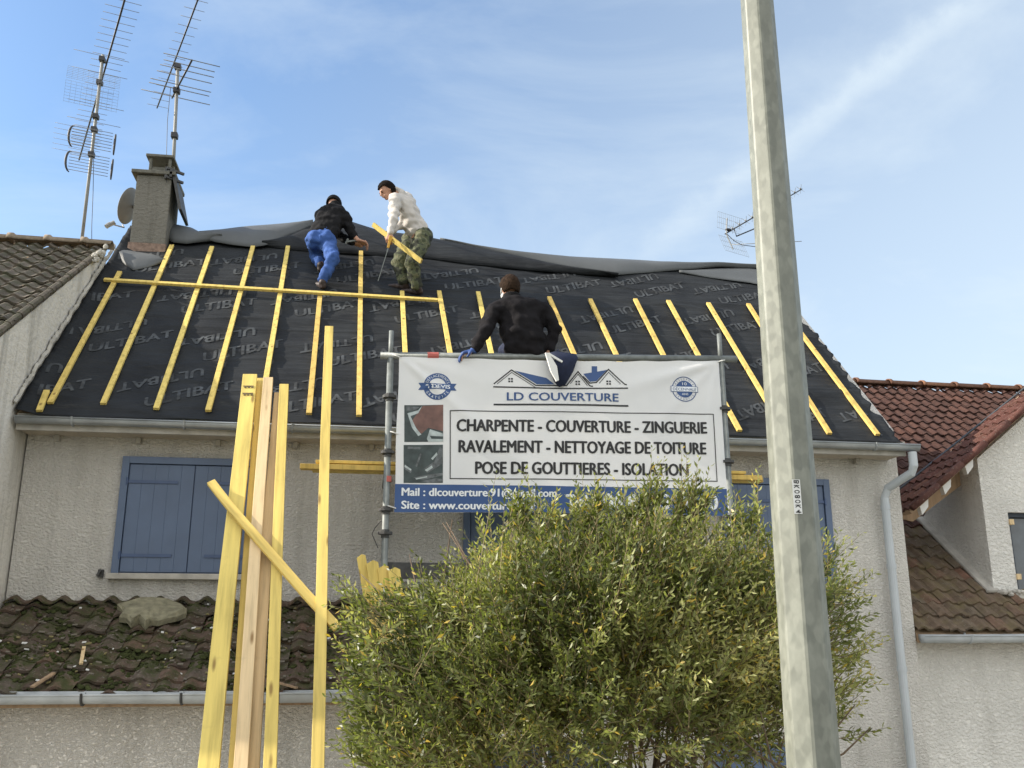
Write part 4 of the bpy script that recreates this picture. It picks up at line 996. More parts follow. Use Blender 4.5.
tubeobj('cable', [A3+bd*.05-upz*.02, A3+bd*.2-upz*.17, A3+bd*.38-upz*.30, (5.45,RY+.08,8.55)], .005, M['alu_dark'], m3)
c = V((5.47,RY+.1,8.62)); tubeobj('element', [c-V((.9,-.2,-.0))*.5, c+V((.9,-.3,0))*.55], .005, M['alu'], m3, 5)
# satellite dish on the chimney's left side
dc = atY(133,207,12.05); sd = thing('satellite_dish', 'grey satellite dish seen edge on at the left of the chimney', 'satellite dish', dc)
ax = V((-.93,.25,.27)).normalized(); s1 = ax.cross(upz).normalized(); s2 = s1.cross(ax)
m = MB(); pts = [dc]; n = 28
for rI in range(1, 8):
    r0 = rI/7
    for k in range(n): pts.append(dc+s1*(.21*r0*math.cos(2*math.pi*k/n))+s2*(.25*r0*math.sin(2*math.pi*k/n))+ax*(.075*r0*r0))
fs = [(0,1+k,1+(k+1)%n) for k in range(n)]+[(1+(r0-1)*n+k,1+r0*n+k,1+r0*n+(k+1)%n,1+(r0-1)*n+(k+1)%n) for r0 in range(1,7) for k in range(n)]
m.add(pts, fs); m.build('dish', M['dish'], sd, smooth=True, thick=.008)
lp = atY(111,224,11.75); tubeobj('arm', [dc-s2*.27+ax*.05, atY(124,227.5,11.9), lp], .010, M['alu'], sd)
m = MB(); m.tube([lp-V((.03,0,.02)), lp+V((.045,0,.03))], .028, 10); m.tube([lp-V((.05,.02,.05)), lp-V((.01,.0,.0))], .03, 10); m.build('receiver', M['alu'], sd)
tubeobj('mount', [dc, V((cw[0]+.15, cy1-.02, dc.z-.02))], .022, M['steel_dark'], sd)
p = atY(126,246,11.6); m = MB()
for k in range(7): m.ball((p.x+rr.uniform(-.06,.09), 11.65+rr.uniform(-.05,.05), p.z+rr.uniform(-.12,.03)), (.07,.05,.06), 7)
tag(m.build('rubble_heap', M['concrete'], smooth=True), 'small heap of pale mortar rubble at the foot of the chimney', 'rubble')

# ================================================================== STREET LAMP POST
LY = 3.3
pa = [atY(742,0,LY), atY(771.5,0,LY)]; pb = [atY(789,768,LY), atY(838.5,768,LY)]
ca = (pa[0]+pa[1])/2; cb_ = (pb[0]+pb[1])/2; ra = (pa[1]-pa[0]).length/2*1.02; rb = (pb[1]-pb[0]).length/2*1.02
lamp = thing('street_lamp', 'tall galvanised octagonal street lamp post in the right foreground', 'street lamp', (cb_.x+(cb_.x-ca.x)*cb_.z/(ca.z-cb_.z), LY, 0))
def lc(z): k = (z-cb_.z)/(ca.z-cb_.z); return V((cb_.x+(ca.x-cb_.x)*k, LY, z)), rb+(ra-rb)*k
m = MB(); az0 = math.degrees(math.atan2(-CAM.y-LY, -1.5))
view = math.atan2(-LY, -1.55)     # direction from post to camera
offs = R(-20)+R(22.5)
zs = [.18,1.5,3,4.5,6,7.2]; pts = []
for z in zs:
    c, r = lc(z)
    for k in range(8):
        for dd in (-.13,-.06,.06,.13):
            q = view+offs+k*math.pi/4+dd; pts.append(c+V((math.cos(q),math.sin(q),0))*r*(.985 if abs(dd) < .1 else .966))
n = 32; m.add(pts, [(j*n+k,j*n+(k+1)%n,(j+1)*n+(k+1)%n,(j+1)*n+k) for j in range(len(zs)-1) for k in range(n)]+[tuple(range(n))[::-1], tuple((len(zs)-1)*n+k for k in range(n))])
m.build('post', M['galv'], lamp)
c, r = lc(7.2); m = MB(); m.tube([c, c+V((0,0,.25)), c+V((-.1,-.3,.5)), c+V((-.3,-1.2,.62))], .035, 10); m.build('bracket_arm', M['galv'], lamp, smooth=True)
m = MB(); q = c+V((-.3,-1.2,.62)); m.ball(q+V((-.08,-.25,0)), (.13,.32,.07), 14); lh_ = m.build('lamp_head', M['zinc_white'], lamp, smooth=True)
m = MB(); c0, r0 = lc(.18); m.box((c0.x-.18,LY-.18,.18),(c0.x+.18,LY+.18,.2)); m.build('base_plate', M['steel'], lamp)
# number sticker on the facet facing right of the viewer
q = view+R(20); nn = V((math.cos(q),math.sin(q),0)); tg = V((0,0,1)).cross(nn)*1.0
zt = atY(796,481,LY-.05).z; zb_ = atY(797,515,LY-.05).z
ctop, rtop = lc(zt); cbot, rbot = lc(zb_); ap = math.cos(R(22.5-4))+.012
def SP(a, z, o): c_, r_2 = lc(z); return c_+nn*(r_2*ap+.002+o)+tg*a
rgt = 1 if tg.dot(rt) > 0 else -1
m = MB(); sw = .0150; so = -.018*rgt
m.add([SP(so-sw,zb_,0),SP(so+sw,zb_,0),SP(so+sw,zt,0),SP(so-sw,zt,0)], [(0,1,2,3)]); sk = m.build('number_sticker', M['white'], lamp)
m = MB(); stx = 'BKO8OK4'; hh = (zt-zb_)/len(stx)
for i, chh in enumerate(stx):
    vs_, fs_ = text_geo(chh, .02); x0 = min(v[0] for v in vs_); x1 = max(v[0] for v in vs_); zc = zt-(i+.5)*hh
    m.add([SP(so+(v[1]/CAP-.5)*.020*rgt*-1, zc-((v[0]-x0)/(x1-x0)-.5)*hh*.72, .001) for v in vs_], fs_)
m.build('sticker_lettering', M['ink'], sk)

# ================================================================== SHRUB
def shrub():
    rg = np.random.default_rng(3); base = np.array([1.42, 5.75, 0.0])
    root = thing('shrub', 'large bushy olive green shrub with narrow leaves in front of the house', 'shrub', tuple(base))
    C0 = np.array([1.40, 5.7, 2.92]); Rr = np.array([1.33, 1.15, .97])
    # sprig origins: shell-biased inside the crown with lumpy radius
    N = 5600; d = rg.normal(size=(N,3)); d /= np.linalg.norm(d, axis=1)[:,None]
    d[:,2] = np.where(d[:,2] < -.55, -d[:,2]*rg.uniform(.2,1,N), d[:,2]); d /= np.linalg.norm(d, axis=1)[:,None]
    rad = rg.uniform(.25,1,N)**.45
    lump = np.array([noise.noise(V((x[0]*2.0+3, x[1]*2.0, x[2]*2.4)))*.30+noise.noise(V((x[0]*5.5, x[1]*5, x[2]*5.5)))*.30 for x in d])
    o = C0+d*Rr*(rad*(.84+lump))[:,None]
    out = (o-C0)/Rr; out /= np.linalg.norm(out, axis=1)[:,None]+1e-6
    dirs = out*.85+np.array([0,0,.45])+rg.normal(size=(N,3))*.42
    dirs /= np.linalg.norm(dirs, axis=1)[:,None]
    ln = rg.uniform(.16,.36,N)
    # long shoots at the top, in front of the banner, and on the right side
    ex = []
    for k in range(100):
        px = rg.uniform(480,775); py = rg.uniform(528,565)-abs(px-640)*.0 ; Yd = rg.uniform(5.1,6.0); q = atY(px, py+ (12 if px < 520 else 0), Yd); ex.append((np.array(q), np.array([rg.normal()*.25, rg.normal()*.2, 1.0]), rg.uniform(.15,.40)))
    for tx, ty in ((520,485),(528,495),(556,498),(598,474),(606,482),(655,452),(662,462),(645,478),(690,448),(700,462),(706,470),(682,478),(742,508),(757,512),(583,494),(625,490)):
        for kk in range(5):
            q = atY(tx-7+rg.normal()*4, 528+rg.normal()*5, 5.4+rg.normal()*.06); e_ = atY(tx+rg.normal()*4, ty+kk*9, 5.4); dv = np.array(e_)-np.array(q); L_ = np.linalg.norm(dv)
            ex.append((np.array(q), dv/L_, L_*1.0))
            if kk < 4: ex.append((np.array(q)+dv*(.2+.15*kk), dv/L_+rg.normal(size=3)*.45, .14))
    for k in range(90):
        px = rg.uniform(806,846); py = rg.uniform(590,740); q = atY(px, py, rg.uniform(5.2,5.9)); ex.append((np.array(q), np.array([1.0, rg.normal()*.3, .35+rg.normal()*.35]), rg.uniform(.14,.34)))
    for k in range(420):
        px = rg.uniform(700,830); py = rg.uniform(560,720); q = atY(px, py, rg.uniform(5.1,6.2)); ex.append((np.array(q), np.array([.4+rg.normal()*.4, rg.normal()*.3, .7]), rg.uniform(.16,.34)))
    for k in range(420):
        px = rg.uniform(362,450); py = rg.uniform(600,775); q = atY(px, py, rg.uniform(5.2,5.9)); ex.append((np.array(q), np.array([-.9, rg.normal()*.3, .5+rg.normal()*.3]), rg.uniform(.12,.26)))
    for k in range(420):
        px = rg.uniform(372,640); py = rg.uniform(640,790); q = atY(px, py, rg.uniform(4.75,5.5)); ex.append((np.array(q), np.array([rg.normal()*.5-.3, -.4, .5]), rg.uniform(.12,.26)))
    NMAIN = len(o)
    o = np.vstack([o]+[e[0][None] for e in ex]); dirs = np.vstack([dirs]+[(e[1]/np.linalg.norm(e[1]))[None] for e in ex]); ln = np.concatenate([ln, [e[2] for e in ex]])
    N = len(o)
    zt_ = o[:,2]+np.maximum(0,dirs[:,2])*ln; xx = o[:,0]
    zmx = 3.93-.25*np.maximum(0,1.4-xx)-.38*np.maximum(0,.4-xx)-.30*np.maximum(0,xx-2.0)-.5*np.maximum(0,xx-2.6)+rg.normal(size=N)*.05
    ok_ = (zt_ < zmx) & (xx+np.maximum(0,dirs[:,0])*ln < 2.78+rg.normal(size=N)*.05); ok_[NMAIN:] = True
    # thin out the lower right/centre underside so stems show
    keep = ok_.copy()
    low = o[:,2] < 2.72; cen = (o[:,0] > .75)&(o[:,0] < 2.35); keep &= ~(low & cen & (rg.random(N) < .45)); keep &= o[:,2] > 2.15
    o, dirs, ln = o[keep], dirs[keep], ln[keep]; N = len(o)
    stem_tone = np.array([noise.noise(V(p*1.9)) for p in o])*.75+rg.normal(size=N)*.13+.42
    LV_, LF, TN = [], [], []; tv, tf = [], []
    per = 15; tot = 0
    allv = []; tones = []
    ref = np.array([0,0,1.0])
    for s in range(per):
        t = (s+.5+rg.uniform(-.3,.3,N))/per
        bend = np.array([0,0,.10])
        cpos = o+dirs*(ln*t)[:,None]+bend*(ln*t*t)[:,None]
        a = np.cross(dirs, ref+rg.normal(size=(N,3))*.05); a /= np.linalg.norm(a, axis=1)[:,None]; b = np.cross(dirs, a)
        ang = s*2.4+rg.uniform(0,1.2,N); side_ = a*np.cos(ang)[:,None]+b*np.sin(ang)[:,None]
        ldir = dirs*rg.uniform(.45,1.0,N)[:,None]+side_*.85+np.array([0,0,.12]); ldir /= np.linalg.norm(ldir, axis=1)[:,None]
        L = rg.uniform(.042,.074,N)*(1-.35*t); W = L*.115+.0018
        w_ = np.cross(ldir, side_+rg.normal(size=(N,3))*.45); w_ /= np.linalg.norm(w_, axis=1)[:,None]+1e-9; up_ = np.cross(w_, ldir)
        q0 = cpos; q1 = cpos+ldir*(L*.5)[:,None]+w_*W[:,None]+up_*(L*.05)[:,None]; q2 = cpos+ldir*L[:,None]-up_*(L*.06)[:,None]; q3 = cpos+ldir*(L*.5)[:,None]-w_*W[:,None]+up_*(L*.05)[:,None]
        allv.append(np.stack([q0,q1,q2,q3], 1).reshape(-1,3)); tn_ = stem_tone+rg.normal(size=N)*.16+.18*t
        tn_ = np.where(rg.random(N) < .02+.05*(stem_tone > .55), 1.0, np.clip(tn_, 0, .95)); tones.append(tn_)
    vv = np.concatenate(allv).astype(np.float32)-base.astype(np.float32); nl = len(vv)//4
    me = bpy.data.meshes.new('foliage'); me.vertices.add(len(vv)); me.vertices.foreach_set('co', vv.ravel())
    me.loops.add(nl*4); me.loops.foreach_set('vertex_index', np.arange(nl*4, dtype=np.int32)); me.polygons.add(nl)
    me.polygons.foreach_set('loop_start', np.arange(0, nl*4, 4, dtype=np.int32)); me.update(calc_edges=True)
    at = me.attributes.new('tone','FLOAT','FACE'); at.data.foreach_set('value', np.concatenate(tones).astype(np.float32)); me.materials.append(M['leaf']); me.validate()
    ob = bpy.data.objects.new('foliage', me); COL.objects.link(ob); ob.parent = root
    # twigs
    tw = MB()
    for i in range(N):
        a = V(o[i]-dirs[i]*ln[i]*.5); b = V(o[i]+dirs[i]*ln[i]*.95+np.array([0,0,.09])*ln[i]); tw.tube([a,(a+b)/2+V((0,0,-.004)),b], [.0032,.0024,.001], 3, cap=False)
    twm = simple('twig_brown', (.15,.12,.055), .8, var=.4)
    tw.build('twigs', twm, root)
    # stems
    st = MB(); rs = random.Random(9)
    for k in range(15):
        a = V(base)+V((rs.uniform(-.18,.18), rs.uniform(-.15,.15), 0)); tgt = V((C0[0]+rs.uniform(-1.25,1.35), C0[1]+rs.uniform(-.7,.7), rs.uniform(2.7,3.6)))
        mid = a.lerp(tgt,.45)+V((0,0,.5)); pts = [a, a.lerp(mid,.5)+V((rs.uniform(-.06,.06),0,.12)), mid, mid.lerp(tgt,.5)+V((rs.uniform(-.08,.08),rs.uniform(-.08,.08),.05)), tgt]
        st.tube(pts, [.030,.024,.019,.012,.006], 7)
        for b_ in range(16):
            f = rs.uniform(.3,.95); i0 = min(3, int(f*4)); p_ = pts[i0].lerp(pts[i0+1], f*4-i0); dd = V((rs.uniform(-1,1), rs.uniform(-1,1), rs.uniform(.1,.9))).normalized(); l_ = rs.uniform(.3,.75)
            q1 = p_+dd*l_*.5+V((0,0,.03)); q2 = p_+dd*l_+V((rs.uniform(-.08,.08),0,.12)); st.tube([p_,q1,q2], [.009,.006,.003], 5)
    st.build('stems', M['bark'], root, smooth=True)
shrub()

# ================================================================== PEOPLE
def cone(m, a, b, ra, rb, n=12):
    a = V(a); b = V(b); m.tube([a, b], [ra, rb], n); m.ball(a, ra, n); m.ball(b, rb, n)
def remesh(m, name, vox, mats, parent, smooth=4, wr=0, wsc=9, seed=0, assign=None):
    tmp = m.build('tmp', mats, origin=(0,0,0)); md = tmp.modifiers.new('r','REMESH'); md.mode = 'VOXEL'; md.voxel_size = vox; md.adaptivity = 0
    sm = tmp.modifiers.new('s','SMOOTH'); sm.iterations = smooth; sm.factor = .6
    me = bpy.data.meshes.new_from_object(tmp.evaluated_get(bpy.context.evaluated_depsgraph_get())); old = tmp.data; bpy.data.objects.remove(tmp); bpy.data.meshes.remove(old)
    o = V(parent['_o'])
    if wr:
        nrm = [v.normal.copy() for v in me.vertices]
        for v, nm in zip(me.vertices, nrm):
            c = v.co; q = noise.noise(V((c.x*wsc, c.y*wsc, c.z*wsc*1.7+seed)))+.5*noise.noise(V((c.x*wsc*2.3+c.z*8, c.y*wsc*2, c.z*wsc*2+seed))); v.co = c+nm*q*wr
    for v in me.vertices: v.co -= o
    me.name = name; me.materials.clear()
    for mm in (mats if isinstance(mats, list) else [mats]): me.materials.append(mm)
    me.polygons.foreach_set('use_smooth', [True]*len(me.polygons))
    ob = bpy.data.objects.new(name, me); COL.objects.link(ob); ob.parent = parent; return ob
def frame(f, u):
    f = V(f).normalized(); l = V(u).cross(f).normalized(); u = f.cross(l); return Matrix((f, l, u)).transposed()
def hand(m, w, d, palm_n, size=1.0, curl=.5, side=1):
    """w wrist, d direction of the hand, palm_n palm normal"""
    d = V(d).normalized(); n = V(palm_n); n = (n-d*n.dot(d)).normalized(); s = d.cross(n)*side
    for k in range(4):
        off = s*(.033-.022*k)*size; b = w+d*.085*size+off
        cone(m, w+off*.5+d*.015, b, .013*size, .0125*size, 8)
        L = (.042,.048,.045,.035)[k]*size; a1 = .35+curl*.5; a2 = a1+curl*1.1
        p1 = b+(d*math.cos(a1)+n*math.sin(a1))*L; p2 = p1+(d*math.cos(a2)+n*math.sin(a2))*L*.85
        cone(m, b, p1, .0095*size, .0088*size, 8); cone(m, p1, p2, .0088*size, .0075*size, 8)
    tb = w+d*.025*size+s*.022*size; t1_ = tb+(s*.8+d*.6+n*.4).normalized()*.042*size; t2_ = t1_+(d*.8+n*.6).normalized()*.032*size
    cone(m, tb, t1_, .013*size, .0105*size, 8); cone(m, t1_, t2_, .0105*size, .009*size, 8)
def head(m, c, f, u):
    F = frame(f, u); P_ = lambda x, y, z: V(c)+F@V((x,y,z))
    m.ball(P_(-.008,0,.018), (.096,.076,.100), 16, 0, F); m.ball(P_(.022,0,-.045), (.062,.056,.062), 14, 0, F)
    m.ball(P_(.055,0,-.082), (.026,.032,.022), 10, 0, F)
    m.tube([P_(.080,0,.012), P_(.108,0,-.022), P_(.085,0,-.034)], [.009,.014,.010], 8); m.ball(P_(.088,0,-.052), (.012,.024,.008), 8, 0, F)
    m.ball(P_(.080,.03,.022), (.014,.024,.010), 8, 0, F); m.ball(P_(.080,-.03,.022), (.014,.024,.010), 8, 0, F)
    for s in (1,-1): m.ball(P_(-.008, s*.077, -.01), (.018,.009,.030), 8, 0, F)
    return F, P_
def hair(c, f, u, mat, parent, name='hair', cap=False, grow=1.0):
    F = frame(f, u); m = MB(); n = 22; pts = []; rows = 14; idx = {}
    k = 1.10*grow
    for i in range(rows+1):
        th = math.pi*.72*i/rows
        for j in range(n):
            ph = 2*math.pi*j/n; lim = .36 if math.cos(ph) > .35 else (.50 if math.cos(ph) > -.1 else .74)
            if cap: lim = .52 if math.cos(ph) > .2 else .60
            t = math.pi*lim*i/rows
            q = V((-.010+.100*k*math.sin(t)*math.cos(ph), .080*k*math.sin(t)*math.sin(ph), .016+.104*k*math.cos(t)))
            q *= 1+.05*noise.noise(q*45)*(0 if cap else 1); pts.append(V(c)+F@q)
    m.add(pts, [(i*n+j, i*n+(j+1)%n, (i+1)*n+(j+1)%n, (i+1)*n+j) for i in range(rows) for j in range(n)])
    return m.build(name, mat, parent, smooth=True, thick=.012)
def eyes(P_, parent):
    for s in (1,-1):
        m = MB(); m.ball(P_(.084, s*.030, .006), .0105, 10, 0); m.build('eye', M['hair_dark'], parent, smooth=True)

def torso(m, pel, chest, lat, r0=.12, r1=.125, w0=.085, w1=.10):
    pel = V(pel); chest = V(chest); lat = V(lat).normalized()
    for s in (-1,-.33,.33,1): cone(m, pel+lat*w0*s, chest+lat*w1*s, r0*(1 if abs(s) < .5 else .92), r1*(1 if abs(s) < .5 else .9))
def shoe(ank, toe_dir, sole_n, parent, mat):
    t = V(toe_dir).normalized(); n = V(sole_n).normalized(); l = n.cross(t); m = MB()
    for dx_, w_, h_ in ((-.05,.036,.040),(.0,.042,.05),(.06,.048,.042),(.12,.050,.034),(.175,.042,.028)): m.ball(V(ank)+t*dx_-n*.045, (w_,w_,h_), 10, 0, None)
    cone(m, V(ank)-t*.02, V(ank)-t*.01-n*.05, .045, .04)
    o = remesh(m, 'shoe', .012, mat, parent, 2)
    return o
UPZ = V((0,0,1))
# ---- worker with blue trousers
PA = lambda px, py, Y: atY(px, py, Y)
wkA = thing('person', 'worker in black jacket, dark cap and bright blue trousers bending at the ridge', 'person', onroof and RP(*onroof(322,288,.1),.1), 'roof workers')
ank1 = RP(*onroof(322,282,.10),.10); kn1 = PA(333,259,10.72); hip1 = PA(327,241,10.98); hip0 = PA(315,239,10.92)
kn0 = PA(315,254,11.25); uu, vv_ = onroof(321,266,.1); ank0 = RP(uu,vv_,.12)
pel = (hip0+hip1)/2; chest = PA(332,216,11.16); neck = PA(334,207,11.22); hd = PA(334,205.5,11.30)
shR = PA(345,217,11.12); shL = PA(320,216,11.16); elR = PA(352,234,11.08); wrR = PA(358,240,11.05); elL = PA(340,236,11.3); wrL = PA(353,243,11.12)
m = MB()
cone(m, chest, neck, .07, .055); cone(m, neck, hd, .055, .05); F, P_ = head(m, hd, (.25,.75,-.60), (.1,.6,.75))
torso(m, pel, chest, shR-shL, .09, .10, .06, .08)
for s_, e_, w_ in ((shR,elR,wrR),(shL,elL,wrL)): cone(m, s_, e_, .042, .036); cone(m, e_, w_, .036, .026)
for h_, k_, a_ in ((hip1,kn1,ank1),(hip0,kn0,ank0)): cone(m, h_, k_, .07, .05); cone(m, k_, a_, .05, .038)
hand(m, wrR, (.75,.2,-.2), (-.2,0,-1), 1.15, .6, 1); hand(m, wrL, (.7,.1,-.1), (0,.2,1), 1.15, .6, -1)
remesh(m, 'body', .0085, M['skin'], wkA, 2)
m = MB(); torso(m, pel+(chest-pel)*.16, chest+(chest-pel)*.10, shR-shL, .125, .125, .065, .075)
cone(m, chest, shR, .10, .078); cone(m, chest, shL, .10, .078); cone(m, chest+(neck-chest)*.3, neck+(neck-chest)*.05, .09, .078)
for s_, e_, w_ in ((shR,elR,elR.lerp(wrR,.35)),(shL,elL,wrL)): cone(m, s_, e_, .078, .060); cone(m, e_, w_, .058, .044)
remesh(m, 'jacket', .013, M['black_cloth'], wkA, 4, .018, 9)
m = MB()
for s in (-1,0,1): m.ball(pel+(shR-shL).normalized()*.07*s-V((0,.02,.01)), .125, 12)
cone(m, pel, pel.lerp(chest,.25), .13, .115)
for h_, k_, a_ in ((hip1,kn1,ank1),(hip0,kn0,ank0)): cone(m, h_, k_, .108, .082); cone(m, k_, a_+(k_-a_)*.12, .080, .064)
remesh(m, 'trousers', .012, M['jeans'], wkA, 3, .020, 10, 3)
shoe(ank1, (-.35,.75,.35), ND, wkA, M['shoe']); shoe(ank0, (.2,.7,.6), ND, wkA, M['shoe'])
hair(hd, (.25,.75,-.60), (.1,.6,.75), M['black_cloth'], wkA, 'cap', True, 1.06); eyes(P_, wkA)
# thing in his hand
m = MB(); m.bar(wrL+V((-.07,-.05,-.01)), wrL+V((.10,-.05,.03)), .022, .018); m.tube([wrL+V((-.09,-.05,-.04)), wrL+V((-.06,-.05,.03))], .014, 8)
tag(m.build('hammer', M['steel']), 'small metal hammer in the hand of the worker with blue trousers', 'hammer')
# ---- worker with pale hoodie
wkB = thing('person', 'worker in pale grey hoodie and camouflage trousers standing on the roof', 'person', RP(*onroof(408,296,.1),.1), 'roof workers')
ank1 = RP(*onroof(417,288,.10),.10); kn1 = PA(412,264,10.62); hip1 = PA(423,237,10.82); hip0 = PA(413,238,10.98)
ank0 = RP(*onroof(404,283,.10),.10); kn0 = PA(399,262,10.80)
pel = (hip0+hip1)/2+V((.01,0,.02)); chest = PA(405,205,10.86); neck = PA(395,192,10.84); hd = PA(387,191,10.80)
shR = PA(395,199,10.70); shL = PA(407,198,11.02); elR = PA(394,219,10.56); wrR = PA(390,233,10.50); elL = PA(406,222,10.98); wrL = PA(392,231,10.72)
m = MB()
cone(m, chest, neck, .075, .055); cone(m, neck, hd, .055, .05); hf, hu = (-.80,-.20,-.55), (-.45,-.1,.88); F, P_ = head(m, hd, hf, hu)
torso(m, pel, chest, shR-shL, .09, .10, .06, .07)
for s_, e_, w_ in ((shR,elR,wrR),(shL,elL,wrL)): cone(m, s_, e_, .042, .036); cone(m, e_, w_, .036, .026)
for h_, k_, a_ in ((hip1,kn1,ank1),(hip0,kn0,ank0)): cone(m, h_, k_, .07, .05); cone(m, k_, a_, .05, .038)
hand(m, wrR, (-.15,0,-1), (.3,.8,0), 1.0, .8, 1); hand(m, wrL, (-.7,-.3,-.6), (0,0,-1), 1.0, .8, -1)
remesh(m, 'body', .0085, M['skin'], wkB, 2)
m = MB(); torso(m, pel+(chest-pel)*.18, chest, shR-shL, .128, .128, .045, .07)
cone(m, pel+(chest-pel)*.18, pel+(chest-pel)*.3, .15, .14); cone(m, chest, chest.lerp(neck,.45), .12, .09)
m.ball(neck+V((.075,.03,-.02)), (.09,.10,.06), 12); m.ball(neck+V((.02,.0,.01)), (.075,.085,.045), 12); cone(m, chest, shR, .11, .08); cone(m, chest, shL, .11, .08)
for s_, e_, w_ in ((shR,elR,wrR),(shL,elL,wrL)): cone(m, s_, e_, .08, .060); cone(m, e_, e_.lerp(w_,.9), .060, .042)
remesh(m, 'hoodie', .012, M['hoodie'], wkB, 3, .022, 9, 7)
m = MB(); m.ball(pel+V((.03,0,-.01)), (.15,.14,.14), 14); cone(m, pel, pel.lerp(chest,.22), .13, .12)
for h_, k_, a_ in ((hip1,kn1,ank1),(hip0,kn0,ank0)): cone(m, h_, k_, .120, .09); cone(m, k_, a_+(k_-a_)*.10, .088, .070)
remesh(m, 'trousers', .012, M['camo'], wkB, 3, .022, 9, 4)
shoe(ank1, (-.75,.35,.1), ND, wkB, M['shoe']); shoe(ank0, (-.75,.35,.1), ND, wkB, M['shoe'])
hair(hd, hf, hu, M['hair_dark'], wkB); eyes(P_, wkB)
a = PA(373,224.5,10.60); b = PA(421.5,261.5,10.36); m = MB(); m.tone = .9; m.bar(a, b, .055, .028, (0,-.5,1)); tag(m.build('held_batten', M['wood'], bevel=.002), 'short yellow batten held slantwise by the worker in the pale hoodie', 'batten')
a = PA(391,236,10.44); b = PA(387,252,10.44); c = PA(378,281,10.48)
sw_ = thing('handsaw', 'narrow bladed saw with yellow handle hanging from the hoodie workers hand', 'saw', tuple(b))
m = MB(); m.bar(a, a.lerp(b,.35), .04, .022, (1,0,0)); m.bar(a.lerp(b,.3), a.lerp(b,.75), .028, .022, (1,0,0)); m.build('handle', simple('saw_handle',(.55,.30,.03)), sw_, bevel=.004)
m = MB(); m.bar(a.lerp(b,.7), b, .016, .006, (1,0,0)); m.bar(b, c, .009, .003, (1,0,0)); m.build('blade', M['steel'], sw_)
# ---- sitting worker
wkC = thing('person', 'worker in dark jacket sitting on the scaffold rail, back to the camera', 'person', (1.30, YB+.05, 5.66), 'roof workers')
S = lambda px, py, Y: atY(px, py, Y)
pel = S(524,345,YB+.10); chest = S(519,313,YB+.16); neck = S(512,299,YB+.20); hd = S(509.5,289,YB+.24)
shL = S(495,310,YB+.14); shR = S(544,310,YB+.14); elL = S(483,334,YB+.02); wrL = S(474,350.5,YB+.02); elR = S(555,330,YB+.12); wrR = S(549,351,YB+.10)
knL = S(505,350,YB+.55); knR = S(540,350,YB+.58); anL = V((knL.x,YB+.80,5.55)); anR = V((knR.x,YB+.84,5.58))
m = MB(); cone(m, chest, neck, .08, .058); cone(m, neck, hd, .058, .055); hf, hu = (-.22,.90,-.22), (-.05,.25,1); F, P_ = head(m, hd, hf, hu)
torso(m, pel, chest, (1,0,0), .09, .10, .06, .09)
for s_, e_, w_ in ((shR,elR,wrR),(shL,elL,wrL)): cone(m, s_, e_, .045, .04); cone(m, e_, w_, .04, .028)
hpL = pel+V((-.09,0,-.02)); hpR = pel+V((.09,0,-.02))
for h_, k_, a_ in ((hpL,knL,anL),(hpR,knR,anR)): cone(m, h_, k_, .07, .055); cone(m, k_, a_, .05, .038)
hand(m, wrL, (-.85,-.05,-.30), (.25,.2,-1), 1.1, .5, 1); hand(m, wrR, (-.2,.2,-1), (-.5,.5,0), 1.0, .6, -1)
remesh(m, 'body', .0085, M['skin'], wkC, 2)
m = MB(); torso(m, pel+V((0,0,.0)), chest+V((0,0,.02)), (1,0,0), .120, .130, .085, .100); m.ball(pel.lerp(chest,.5), (.215,.140,.26), 18); cone(m, pel, chest, .135, .145); cone(m, pel+V((-.09,-.015,-.04)), pel+V((.09,-.015,-.04)), .115, .115); cone(m, pel+V((-.09,-.015,.06)), pel+V((.09,-.015,.06)), .120, .120); cone(m, chest+V((-.1,0,.05)), chest+V((.1,0,.05)), .12, .12); cone(m, chest, neck-V((0,0,.01)), .13, .075); cone(m, shL+V((.03,0,.0)), neck-V((.03,0,.03)), .082, .07); cone(m, shR-V((.03,0,.0)), neck+V((.03,0,-.03)), .082, .07)
cone(m, chest+V((0,0,.01)), shR, .12, .082); cone(m, chest+V((0,0,.01)), shL, .12, .082)
for s_, e_, w_ in ((shR,elR,wrR),(shL,elL,wrL)): cone(m, s_, e_, .082, .064); cone(m, e_, e_.lerp(w_,.92), .064, .047)
remesh(m, 'jacket', .012, M['dark_jacket'], wkC, 5, .020, 8, 5)
m = MB()
for k in range(25):
    q = 2*math.pi*k/24
    for zz in (-.01,.012,.032): m.ball(neck+V((.070*math.cos(q), .064*math.sin(q)+.0, zz+.02*-math.sin(q)*.3)), .018, 6)
m2_ = remesh(m, 'collar', .008, M['black_cloth'], wkC, 2)
m = MB(); cone(m, pel+V((-.05,0,-.03)), pel+V((.05,0,-.03)), .10, .10)
for h_, k_, a_ in ((hpL,knL,anL),(hpR,knR,anR)): cone(m, h_+V((0,.02,0)), k_, .09, .072); cone(m, k_, a_, .070, .055)
remesh(m, 'trousers', .014, M['navy'], wkC, 3, .008, 9, 5)
for a_ in (anL, anR): shoe(a_, (0,.8,.6), ND, wkC, M['shoe'])
hair(hd, hf, hu, M['hair_brown'], wkC, grow=1.06); eyes(P_, wkC)
m = MB(); hand(m, wrL+V((0,-.004,.004)), (-.85,-.05,-.30), (.25,.2,-1), 1.28, .5, 1); cone(m, wrL, wrL+(elL-wrL).normalized()*.05, .038, .040); remesh(m, 'glove', .008, M['glove'], wkC, 2)
m = MB(); m.tube([P_(.02,.082,-.06), P_(.0,.086,-.03), P_(-.005,.084,-.005)], .006, 6); m.ball(P_(.045,.055,-.055), (.03,.02,.03), 8, 0, F); m.build('face_mask', M['white'], wkC, smooth=True)
